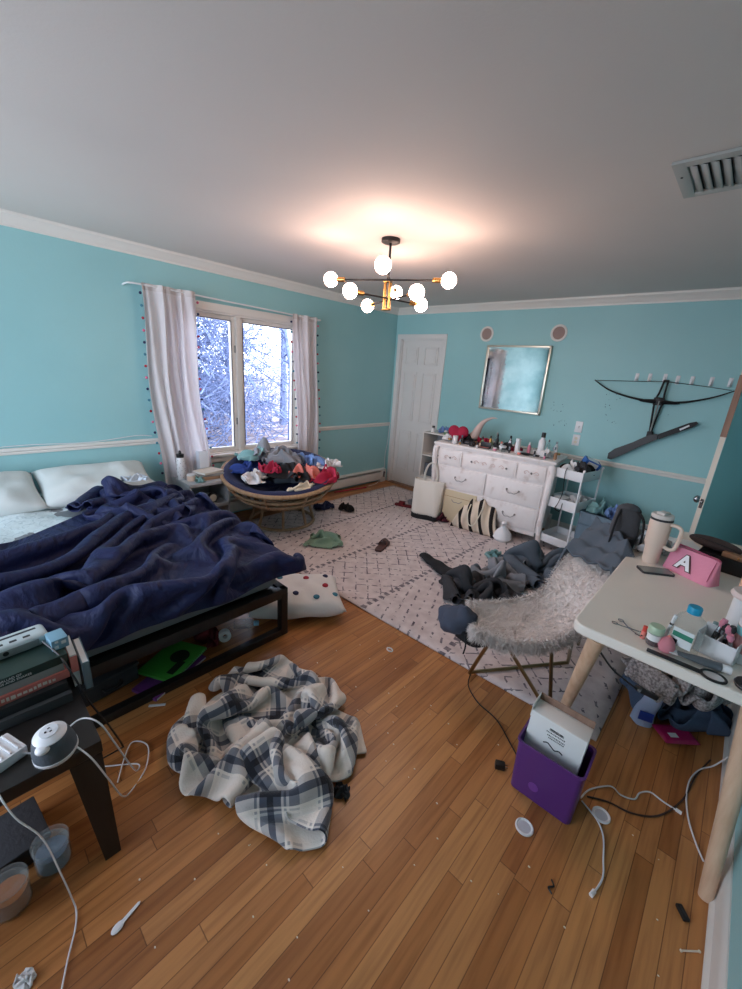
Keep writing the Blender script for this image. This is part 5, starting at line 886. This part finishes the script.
for i, (x, y, m, lb, h) in enumerate(((-.03, .0, 'black_plastic', 'wide black brush handle at the left of the organizer', .13), (-.012, .012, 'black_plastic', 'slim black brush beside the wide handle in the organizer', .115), (.012, 0, 'black_plastic', 'black brush with silver ferrule in the organizer', .12), (.028, .014, 'rose', 'rose handled brush at the back right of the organizer', .125), (.042, -.008, 'black_plastic', 'short dark brush at the right end of the organizer', .11))):
    p = Matrix.Translation((4.015, -2.90, Z+.003)) @ Matrix.Rotation(-.25, 4, 'Z') @ V(x, y, 0); t = thing('makeup_brush', lb, 'brush', p, 0, 'brushes in the organizer', rot=(.08*(i-2), .10*(2-i), 0))
    mk('handle', B().tube([(0, 0, .002), (0, 0, h*.6)], lambda q: .004+.003*q, sm=False), m, t); mk('ferrule', B().cyl((0, 0, h*.6), (0, 0, h*.76), .0065), 'nickel', t); mk('bristles', B().lathe([(.006, h*.76), (.011, h*.88), (.008, h), (0, h)]), 'charcoal' if i % 2 else 'rose', t)
t = thing('compact', 'open burgundy compact lying on top of the organizer brushes', 'compact', (4.055, -2.80, Z), .2); mk('base', B().lathe([(0, 0), (.035, 0), (.037, .006), (.035, .012), (0, .012)]), mat('burgundy', (66, 30, 44), .35), t); mk('powder', B().lathe([(0, .0125), (.026, .0125), (.026, .012)]), 'rose', t); mk('lid', B().lathe([(0, 0), (.036, 0), (.036, .007), (0, .008)], (0, .036, .012), axis=(0, -.75, .65)), MATS['burgundy'], t)
t = thing('glass_dropper', 'small pale aqua bottle behind the organizer', 'bottle', (3.995, -2.80, Z)); mk('body', B().lathe([(0, 0), (.016, 0), (.016, .04), (.007, .05), (0, .05)]), mat('aqua', (150, 180, 180), .2), t); mk('cap', B().cyl((0, 0, .05), (0, 0, .075), .008), MATS['aqua'], t)
t = thing('lotion_tube', 'grey squeeze tube with a white cap lying before the organizer', 'tube', (3.99, -3.005, Z+.014), .18); b = B(); b.grid(24, 12, lambda u, v: V(-.075+.12*v, .016*math.cos(2*PI*u), .0135*math.sin(2*PI*u)*min(1, v*1.6+.06))); mk('tube_body', b, 'chrome_grey', t, ang=180); mk('cap', B().cyl((.045, 0, 0), (.07, 0, 0), .0135), 'white_plastic', t); mk('clear_tail', B().box((-.085, 0, 0), (.024, .034, .002)), 'white_plastic', t)
t = thing('hand_mirror', 'black rimmed round hand mirror with long handle at the near desk edge', 'hand mirror', (4.02, -3.055, Z+.004), 0)
mk('rim', B().tube([(.029*math.cos(k*PI/12)*1.1, .027*math.sin(k*PI/12), 0) for k in range(24)], .0048, closed=True, sm=False), 'black_plastic', t); mk('mirror_face', B().lathe([(0, -.002), (.028, -.002), (.028, .001), (0, .001)]), mat('mirror_small', (214, 214, 212), .2, .4), t); mk('handle', B().box((-.105, -.006, 0), (.155, .017, .008), rz=.02, bev=.003), 'black_plastic', t)
t = thing('compact_case', 'black round compact case cut by the right picture edge', 'compact', (4.105, -3.03, Z), 0); mk('case_shell', B().lathe([(0, 0), (.034, 0), (.037, .006), (.034, .016), (0, .018)]), 'black_plastic', t); mk('rim_line', B().lathe([(.0365, .008), (.0378, .009), (.0365, .010)]), 'nickel', t)
t = thing('spray_bottle', 'white pump bottle with pink and aqua label at the right picture edge', 'bottle', (4.085, -2.865, Z)); mk('body', B().lathe([(0, 0), (.036, 0), (.04, .006), (.04, .15), (.03, .17), (0, .17)], seg=28), 'white_plastic', t); mk('label_band', B().lathe([(.0404, .04), (.0404, .13)], seg=28), mat('label_pink', (206, 150, 150), .5), t); mk('label_stripe', B().lathe([(.0408, .10), (.0408, .128)], seg=28), mat('label_aqua', (130, 200, 210), .5), t); mk('cap', B().cyl((0, 0, .17), (0, 0, .215), .026), 'white_plastic', t)
t = thing('lidded_canister', 'white lidded canister at the right picture edge behind the pump bottle', 'canister', (4.075, -2.66, Z)); mk('can_body', B().lathe([(0, 0), (.05, 0), (.052, .006), (.052, .15), (0, .15)], seg=30), 'white_plastic', t); mk('lid', B().lathe([(0, .15), (.062, .15), (.066, .158), (.06, .172), (0, .178)], seg=30), mat('lid_blush', (226, 208, 204), .4), t)
t = thing('tall_bottle', 'tall white bottle with peach and aqua label behind the canister', 'bottle', (4.085, -2.30, Z)); mk('body', B().lathe([(0, 0), (.034, 0), (.036, .006), (.036, .19), (.016, .21), (0, .21)], seg=26), 'white_plastic', t); mk('label_band', B().lathe([(.0364, .05), (.0364, .15)], seg=26), mat('label_peach', (226, 180, 150), .5), t); mk('cap', B().cyl((0, 0, .21), (0, 0, .25), .017), MATS['label_aqua'], t)
t = thing('cotton_pad', 'folded white paper packet lying behind the near items', 'packet', (4.02, -2.68, Z), .5); mk('packet_body', B().box((0, 0, .008), (.07, .05, .016), bev=.004), 'paper', t); mk('fold_flap', B().box((.0, -.01, .017), (.068, .03, .002)), 'white_plastic', t)
# ------------------------------------------------------------------ under the desk
o = cloth('jeans', 'heap', mat('denim', (70, 86, 110), .9, bump=.3, bscale=90), sc=(.50, .46, 1.1), th=.01); tag(o, 'blue denim jeans heaped on the floor against the right wall', 'clothing', loc=(3.96, -2.19, 0), rz=.1)
o = cloth('fleece_blanket', 'heap', 'knit_heather', sc=(.52, .40, 1.5), th=.02); tag(o, 'grey fluffy heather blanket on top of the jeans under the desk', 'blanket', loc=(3.95, -2.28, .17), rz=.6)
t = thing('shopping_bag', 'blue and white glossy plastic bag standing under the desk', 'bag', (3.88, -2.43, 0), .3)
b = B(); b.grid(30, 12, lambda u, v: V(.05*math.cos(2*PI*u)*(1-.3*v)+.02*v, .04*math.sin(2*PI*u)*(1-.2*v)+.012*math.sin(v*6), .20*v+.01*math.sin(u*14))); mk('bag_body', b, mat('bag_white', (160, 176, 206), .3, bump=.6, bscale=20), t, ang=180); mk('blue_print', B().box((-.0, -.046, .07), (.06, .004, .05), bev=.001), mat('print_blue', (24, 60, 150), .4), t)
t = thing('wipes_packet', 'magenta soft packet of wipes lying on the floor under the desk', 'packet', (4.02, -2.415, 0), .75)
b = B(); [b.grid(20, 14, lambda u, v, s_=s_: V((u-.5)*.17, (v-.5)*.11, .016+s_*.014*((1-abs(2*u-1)**4)*(1-abs(2*v-1)**3))**.5+.0)) for s_ in (1, -1)]; mk('packet_body', b, mat('magenta', (164, 24, 84), .3, bump=.5, bscale=30), t, ang=180)
mk('white_patch', B().box((-.03, -.02, .031), (.04, .025, .001)).box((.045, .02, .031), (.03, .012, .001)), 'white_plastic', t)
t = thing('spray_can', 'dark bottle lying on the floor behind the jeans under the desk', 'bottle', (4.14, -1.80, .03)); mk('body', B().lathe([(0, 0), (.028, 0), (.028, .15), (.02, .16), (0, .16)], axis=(.2, 1, 0)), 'charcoal', t); mk('cap', B().lathe([(0, .16), (.016, .16), (.016, .19), (0, .19)], axis=(.2, 1, 0)), 'white_plastic', t)
# ------------------------------------------------------------------ purple bin with the box
t = thing('waste_bin', 'purple tapered plastic bin on the wood floor', 'bin', (3.665, -3.165, 0), .03)
def binf(k, z): return (.088+.10*z*.35, .070+.10*z*.30)
def loop(w_, h2, z, r=.02): return [(x, y, z) for x, y in rrect(-w_, w_, -h2, h2, r, 4)]
b = B(); L_ = [loop(.114, .076, 0), loop(.118, .080, .005), loop(.122, .088, .245), loop(.127, .093, .249), loop(.127, .093, .256), loop(.119, .085, .254), loop(.112, .074, .010)]
vv = [[b.b.verts.new(p) for p in r_] for r_ in L_]
for a, c in zip(vv, vv[1:]):
    for k in range(len(a)): b.b.faces.new((a[k], a[(k+1) % len(a)], c[(k+1) % len(a)], c[k]))
b.b.faces.new(vv[0][::-1]); b.b.faces.new(vv[-1]); mk('bin_body', b, 'purple_plastic', t, ang=35)
mk('emblem', B().lathe([(0, 0), (.019, 0), (.019, .001), (0, .001)], (-.03, -.0835, .075), axis=(0, -1, .04)), mat('purple_light', (112, 62, 142), .35), t)
t = thing('product_box', 'white cardboard box with black print standing in the purple bin', 'box', (3.648, -3.150, .02), rot=(-.05, .03, .03))
mk('carton', B().b2(-.104, .104, -.045, .045, 0, .33, bev=.002), 'paper', t, ang=30); mk('open_flap', B().b2(-.104, .104, .045, .048, .30, .36), 'brown_board', t); mk('side_flap', B().b2(-.107, -.104, -.045, .045, .30, .36), 'paper', t)
qm = Matrix.Translation((0, -.0452, .262)) @ Matrix.Rotation(PI/2, 4, 'X')
bc = B(); rr = random.Random(4); x = -.026
while x < .026: w1 = rr.choice((.0008, .0015, .0022)); bc.b2(x, x+w1, -.0460, -.0450, .287, .298); x += w1+rr.choice((.0008, .0014))
mk('barcode', bc, 'ink', t, smooth=False)
lt = B(); rr = random.Random(9)
for r_, z_ in enumerate((.276, .262, .252)):
    x = -.035+.006*r_
    while x < .036: w1 = rr.uniform(.002, .005); lt.b2(x, x+w1, -.0458, -.0450, z_, z_+.005); x += w1+.0022
mk('printed_text', lt, 'ink', t, smooth=False)
lg = B(); lg.tube([(-.035, -.046, .222), (-.02, -.046, .23), (-.005, -.046, .222), (.01, -.046, .214), (.025, -.046, .222), (.04, -.046, .216)], .0022, seg=6); mk('script_logo', lg, 'ink', t)
for (x, y), lb in (((3.664, -3.366), 'round white plastic cap on the floor in front of the purple bin'), ((3.863, -3.10), 'round white plastic cap on the floor right of the purple bin')):
    t = thing('round_disc', lb, 'disc', (x, y, 0), .5, 'white caps by the purple bin'); mk('rim', B().lathe([(0, 0), (.030, 0), (.033, .003), (.033, .008), (.029, .010), (.025, .006), (0, .005)], seg=32), 'white_plastic', t); mk('inner_disc', B().lathe([(0, .0055), (.022, .006), (.024, .0055)], seg=24), mat('disc_grey', (196, 196, 204), .3), t)
t = thing('plug_adapter', 'black plug adapter on the floor left of the purple bin', 'plug', (3.485, -3.205, 0), .5); mk('plug_body', B().box((0, 0, .014), (.042, .03, .028), bev=.006), 'black_plastic', t); mk('prong', B().box((.026, -.006, .016), (.014, .002, .006)).box((.026, .006, .016), (.014, .002, .006)), 'nickel', t)
tag(mk('cord', B().tube([(3.54, -3.12, .012), (3.47, -3.06, .004), (3.36, -2.98, .004), (3.24, -2.95, .004), (3.15, -2.89, .006), (3.12, -2.83, .014), (3.115, -2.79, .03)], .003, seg=6), 'black_plastic'), 'thin black cord curving from the plug to the chair foot', 'cord')
tag(mk('charging_cable', B().tube([(3.784, -3.094, .012), (3.80, -3.02, .005), (3.858, -2.94, .005), (3.90, -2.95, .005), (3.944, -2.928, .005), (3.955, -2.88, .005), (3.987, -2.843, .005), (4.03, -2.85, .005), (4.088, -2.853, .005)], .0031, seg=6).cyl((4.075, -2.852, .006), (4.095, -2.853, .006), .007), 'white_plastic'), 'white cable zigzagging right from the purple bin', 'cable')
tag(mk('charging_cable', B().tube([(3.79, -3.10, .008), (3.854, -3.131, .005), (3.89, -3.18, .005), (3.911, -3.263, .005), (3.925, -3.33, .005), (3.913, -3.403, .005)], .0031, seg=6).cyl((3.915, -3.39, .006), (3.91, -3.412, .006), .007), 'white_plastic'), 'short white cable curling toward the camera from the purple bin', 'cable')
tag(mk('charging_cable', B().tube([(4.20, -2.50, .10), (4.17, -2.50, .02), (4.13, -2.55, .006), (4.103, -2.641, .005), (4.10, -2.75, .005), (4.118, -2.86, .005), (4.15, -2.95, .005), (4.176, -3.003, .005)], .0031, seg=6), 'white_plastic'), 'white cable arcing from the right wall to the desk leg', 'cable')
tag(mk('cord', B().tube([(3.80, -3.06, .004), (3.87, -3.02, .004), (3.95, -3.0, .004), (4.03, -2.93, .004), (4.09, -2.78, .004), (4.12, -2.6, .004), (4.16, -2.45, .004)], .0035, seg=6), mat('brown_cord', (60, 40, 34), .6)), 'brown cord looping over the floor behind the white cables', 'cord')
t = thing('hair_clip', 'black oblong clip on the floor near the right baseboard', 'clip', (4.14, -3.244, 0), -.9); mk('shell', B().box((0, 0, .007), (.045, .022, .013), bev=.0062, seg=4), 'black_plastic', t); mk('clip_ridge', B().box((0, 0, .0135), (.028, .004, .003), bev=.001), 'charcoal', t)
t = thing('floss_pick', 'small cream dumbbell-shaped stick on the floor by the baseboard', 'stick', (4.17, -3.339, .004), .75); mk('shaft', B().cyl((-.028, 0, 0), (.028, 0, 0), .0025), 'cream', t); mk('knob_end', B().sph((-.028, 0, 0), .0042, 8).sph((.028, 0, 0), .0042, 8), 'cream', t)
tag(mk('lint', B().tube([(3.80, -3.46, .003), (3.812, -3.475, .005), (3.80, -3.49, .003), (3.815, -3.50, .003)], .003, seg=5), 'black_plastic'), 'dark curled hair tie scrap on the floor in front of the bin', 'hair tie')
b = B(); rr = random.Random(12)
for k in range(80):
    x = rr.uniform(2.4, 4.15); y = rr.uniform(-4.5, -2.95); s_ = rr.uniform(.0015, .0035); b.sph((x, y, s_*.6), s_, 6, (1.4, 1, .6))
tag(mk('crumbs', b, 'cream'), 'tiny pale crumbs scattered over the wood floor', 'crumbs', kind='stuff')
t = thing('plastic_spoon', 'white plastic spoon-like strip on the wood floor by the table leg', 'spoon', (2.915, -4.49, .003), 1.85); mk('bowl', B().sph((-.025, 0, .002), .012, 14, (1.6, 1, .25)), 'white_plastic', t); mk('handle', B().prism([(-.02, -.006), (.04, -.004), (.045, 0), (.04, .004), (-.02, .006)], 0, .003), 'white_plastic', t)
o = cloth('tissue', 'crump2', 'white_cloth', sc=(.09, .09, .25)); tag(o, 'crumpled white tissue on the floor at the bottom left picture edge', 'tissue', loc=(2.87, -4.715, 0), rz=.3)
t = thing('paper_strip', 'small white strip on the floor just before the bed foot rail', 'strip', (2.165, -4.13, .002), .95); mk('strip_body', B().box((0, 0, .002), (.075, .014, .003), bev=.0012), 'white_plastic', t)
t = thing('hair_tie', 'small white ring on the floor at the rug edge', 'hair tie', (2.66, -2.98, .004), 0); mk('ring', B().tube([(.02*math.cos(k*PI/8), .013*math.sin(k*PI/8), 0) for k in range(16)], .004, closed=True, sm=False), 'white_cloth', t)
# ------------------------------------------------------------------ plaid blanket
o = cloth('plaid_blanket', 'blanket', MATS['plaid_fleece'], sc=(.93, .90, 1.25), th=.010, sub=1); tag(o, 'black grey and cream plaid fleece blanket heaped on the wood floor', 'blanket', loc=(2.70, -3.835, 0), rz=.10)
o = cloth('scrunchie', 'crump2', 'charcoal', sc=(.13, .13, .55)); tag(o, 'dark grey scrunchie at the lower right edge of the plaid blanket', 'scrunchie', loc=(3.09, -3.775, 0), rz=.3)
# ------------------------------------------------------------------ black table at lower left
TZ = .45
t = thing('side_table', 'black coffee table with a straight leg at the lower left', 'table', (2.40, -4.72, 0))
mk('table_top', B().box((-.02, .0, TZ-.0225), (.58, .56, .045), bev=.003), 'black_wood', t, ang=30); mk('edge_band', B().box((-.02, .0, TZ-.047), (.57, .55, .005)), mat('shelf_grey', (120, 112, 106), .5), t)
for x in (.245, -.285):
    for y in (.255, -.255): 
        b = B(); hgt = TZ-.05; sx_ = 1 if x > 0 else -1; sy_ = 1 if y > 0 else -1; x1 = x+sx_*.022; y1 = y+sy_*.022
        x2 = x1+sx_*.042; lo = [(x2, y1), (x2-sx_*.046, y1), (x2-sx_*.046, y1-sy_*.046), (x2, y1-sy_*.046)]; hi = [(x1, y1), (x1-sx_*.055, y1), (x1-sx_*.055, y1-sy_*.085), (x1, y1-sy_*.085)]
        a_ = [b.b.verts.new((*p, 0)) for p in lo]; c_ = [b.b.verts.new((*p, hgt)) for p in hi]; b.b.faces.new(a_[::-1]); b.b.faces.new(c_)
        for k in range(4): b.b.faces.new((a_[k], a_[(k+1) % 4], c_[(k+1) % 4], c_[k]))
        mk('leg', b, 'black_wood', t, smooth=False)
BKG = 'books stacked on the black table'
mat('bk_black', (30, 34, 36), .5); mat('bk_teal', (44, 66, 66), .5); mat('bk_red', (196, 110, 100), .6); mat('bk_dkgrey', (66, 68, 70), .55); mat('bk_green', (36, 58, 52), .5); mat('bk_slate', (96, 116, 124), .5)
def bk2(*a, **k): return book(*a, grp=BKG, **k)
bk2('dark grey book at the very bottom of the table stack', (2.30, -4.63, TZ), -.02, .26, .34, .034, 'bk_dkgrey')
bk2('black book second from the bottom of the table stack', (2.285, -4.64, TZ+.034), .02, .26, .34, .032, 'bk_black', pages='bk_grey')
rbk = bk2('salmon red patterned book with pale lettering in the table stack', (2.275, -4.62, TZ+.066), .05, .24, .32, .030, 'bk_red')
sm = B(); rr = random.Random(31); y = -.13
while y < .12: w1 = rr.uniform(.004, .012); sm.b2(.1200, .1206, y, y+w1, .008+rr.uniform(0, .003), .018+rr.uniform(0, .005)); y += w1+.004
mk('spine_marks', sm, 'bk_cream', rbk, smooth=False)
bk2('tan grey book between the salmon and the dark green book', (2.27, -4.63, TZ+.096), .04, .23, .32, .028, 'bk_grey')
bk2('dark green book with white lettering on top of the table stack', (2.265, -4.62, TZ+.124), .05, .24, .33, .030, 'bk_green', txt='THE BALLAD OF\nSONGBIRDS AND SNAKES', tc='paper', ts=.011)
t = thing('book', 'pink and white paperback standing upright behind the stack end', 'book', (2.275, -4.440, TZ), 0, rot=(.0, -.06, -.05)); mk('cover', B().b2(-.10, .10, 0, .002, 0, .13).b2(-.10, .10, .018, .020, 0, .13), 'paper', t, smooth=False); mk('pages', B().b2(-.098, .098, .002, .018, .002, .128), 'paper', t, smooth=False); mk('cover_patch', B().b2(.03, .1005, -.0006, .0206, .06, .122), 'coral', t, smooth=False)
t = thing('book', 'slate blue hardback standing behind the pink paperback', 'book', (2.31, -4.415, TZ), 0, rot=(.0, -.03, -.05)); mk('cover', B().b2(-.10, .10, 0, .003, 0, .11).b2(-.10, .10, .020, .023, 0, .11).b2(.097, .10, 0, .023, 0, .11), 'bk_slate', t, smooth=False); mk('pages', B().b2(-.098, .097, .003, .020, .003, .107), 'paper', t, smooth=False)
t = thing('speaker_clock', 'long grey-white power strip with slots lying on the book stack', 'power strip', (2.245, -4.66, TZ+.154), .08); b = B(); 
mk('housing', B().box((0, 0, .024), (.085, .36, .046), bev=.02, seg=5), mat('pale_housing', (188, 200, 202), .4), t)
mk('face_panel', B().box((.0425, 0, .02), (.003, .30, .026), bev=.001), mat('panel_grey', (132, 138, 138), .5), t)
for k in range(8): mk('slot', B().box((.022, -.13+k*.036, .0462), (.012, .020, .003), bev=.001), 'black_plastic', t)
mk('top_groove', B().box((-.012, 0, .0465), (.012, .31, .002), bev=.001), 'charcoal', t); mk('port', B().box((.0445, -.11, .018), (.002, .012, .012)).cyl((.0435, .06, .022), (.0452, .06, .022), .008), 'black_plastic', t)
t = thing('charm_box', 'small blue and white patterned packet at the end of the book stack', 'packet', (2.30, -4.462, TZ+.154), .1); mk('packet_body', B().box((0, 0, .02), (.07, .05, .04), bev=.003), mat('pk_blue', (120, 160, 180), .5), t); mk('pattern', B().box((.0355, -.012, .012), (.001, .012, .012)).box((.0355, .01, .024), (.001, .014, .012)).box((.0355, -.01, .032), (.001, .01, .008)), 'paper', t)
tag(mk('cord', B().tube([(2.29, -4.50, .63), (2.37, -4.47, .60), (2.43, -4.445, .52), (2.45, -4.42, .42), (2.42, -4.37, .25), (2.36, -4.33, .08), (2.30, -4.33, .006), (2.30, -4.45, .006)], .0035, seg=6), 'black_plastic'), 'thin black cord running down over the book ends to the floor', 'cord')
# dome humidifier
t = thing('dome_charger', 'dark grey dome device with white face-like top and outlets on the table', 'device', (2.625, -4.545, TZ), .3, rot=(.10, .05, .2))
mk('dome', B().lathe([(.055, .014), (.054, .035), (.048, .062), (.036, .082), (.02, .090), (0, .092)], seg=40), mat('dome_grey', (74, 82, 90), .6, bump=.2, bscale=120), t); mk('base_ring', B().lathe([(0, 0), (.052, 0), (.056, .006), (.056, .015), (.053, .018)], seg=40), 'white_plastic', t)
mk('top_cap', B().lathe([(.041, .077), (.042, .080), (.037, .0845), (.02, .0925), (0, .095)], seg=32).sph((.026, -.03, .070), .019, 16, (1, 1, .6)), 'white_plastic', t)
mk('outlet_face', B().lathe([(0, .0955), (.023, .0935), (.023, .090)], seg=24), mat('face_grey', (206, 208, 212), .4), t); mk('slot', B().box((-.007, .003, .0955), (.003, .006, .002)).box((.007, .003, .0955), (.003, .006, .002)).sph((0, -.008, .0955), .003, 8), 'ink', t)
t = thing('charger', 'white corner charging block with ribs at the left picture edge', 'charger', (2.545, -4.655, TZ), .35); mk('block', B().box((0, 0, .018), (.10, .075, .034), bev=.006), 'white_plastic', t); mk('ribs', B().box((0, -.02, .037), (.085, .004, .006), bev=.001).box((0, 0, .037), (.085, .004, .006), bev=.001).box((0, .02, .037), (.085, .004, .006), bev=.001), 'white_plastic', t); mk('plug_end', B().cyl((.04, -.045, .012), (.055, -.055, .010), .006), 'white_plastic', t)
tag(mk('charging_cable', B().tube([(2.60, -4.69, TZ+.012), (2.68, -4.68, TZ+.006), (2.72, -4.66, TZ-.06), (2.75, -4.62, .30), (2.775, -4.60, .15), (2.78, -4.59, .04), (2.795, -4.588, .006), (2.84, -4.60, .005), (2.90, -4.63, .005), (2.97, -4.66, .005)], .0025, seg=6), 'white_plastic'), 'long white cable falling from the charging block to the floor', 'cable')
tag(mk('charging_cable', B().tube([(2.66, -4.50, TZ+.012), (2.70, -4.475, TZ-.02), (2.69, -4.44, .30), (2.62, -4.40, .12), (2.52, -4.35, .006), (2.46, -4.28, .005), (2.36, -4.24, .005), (2.30, -4.28, .005), (2.36, -4.33, .005), (2.45, -4.38, .005)], .0027, seg=6), 'white_plastic'), 'white cable looping from the dome device onto the floor', 'cable')
tag(mk('charging_cable', B().tube([(2.58, -4.62, TZ+.02), (2.60, -4.58, TZ+.006), (2.575, -4.53, TZ+.005), (2.56, -4.47, TZ+.02), (2.60, -4.43, TZ+.01), (2.62, -4.40, TZ-.08), (2.56, -4.36, .2), (2.48, -4.32, .04), (2.42, -4.30, .005), (2.34, -4.40, .005), (2.28, -4.46, .005)], .0027, seg=6), 'white_plastic'), 'white cable passing behind the dome device and over the table end', 'cable')
# jars and tray under the table
for (x, y), m, lb in (((2.600, -4.605), mat('wax_blue', (92, 108, 130), .5), 'glass candle jar with blue-grey wax beside the black table leg'), ((2.645, -4.715), mat('wax_orange', (176, 98, 40), .5), 'glass candle jar with orange wax at the left picture edge')):
    t = thing('candle_jar', lb, 'candle', (x, y, 0), 0, 'lidded candle jars on the floor'); mk('glass', B().lathe([(0, 0), (.043, 0), (.047, .005), (.047, .088), (.044, .092), (.043, .088), (.043, .008), (0, .006)], seg=32), 'clear_plastic', t); mk('wax', B().lathe([(0, .007), (.0425, .007), (.0425, .062), (0, .060)], seg=32), m, t)
    mk('lid', B().lathe([(0, .093), (.046, .093), (.05, .096), (.05, .104), (.042, .106), (.03, .104), (.028, .112), (.022, .114), (0, .113)], seg=32), 'clear_plastic', t)
t = thing('storage_box', 'clear-lidded black storage box on the floor under the table', 'box', (2.47, -4.69, 0), .1); mk('box_body', B().box((0, 0, .035), (.18, .16, .068), bev=.008), 'black_plastic', t); mk('lid', B().box((0, 0, .074), (.19, .17, .010), bev=.004), 'charcoal', t)
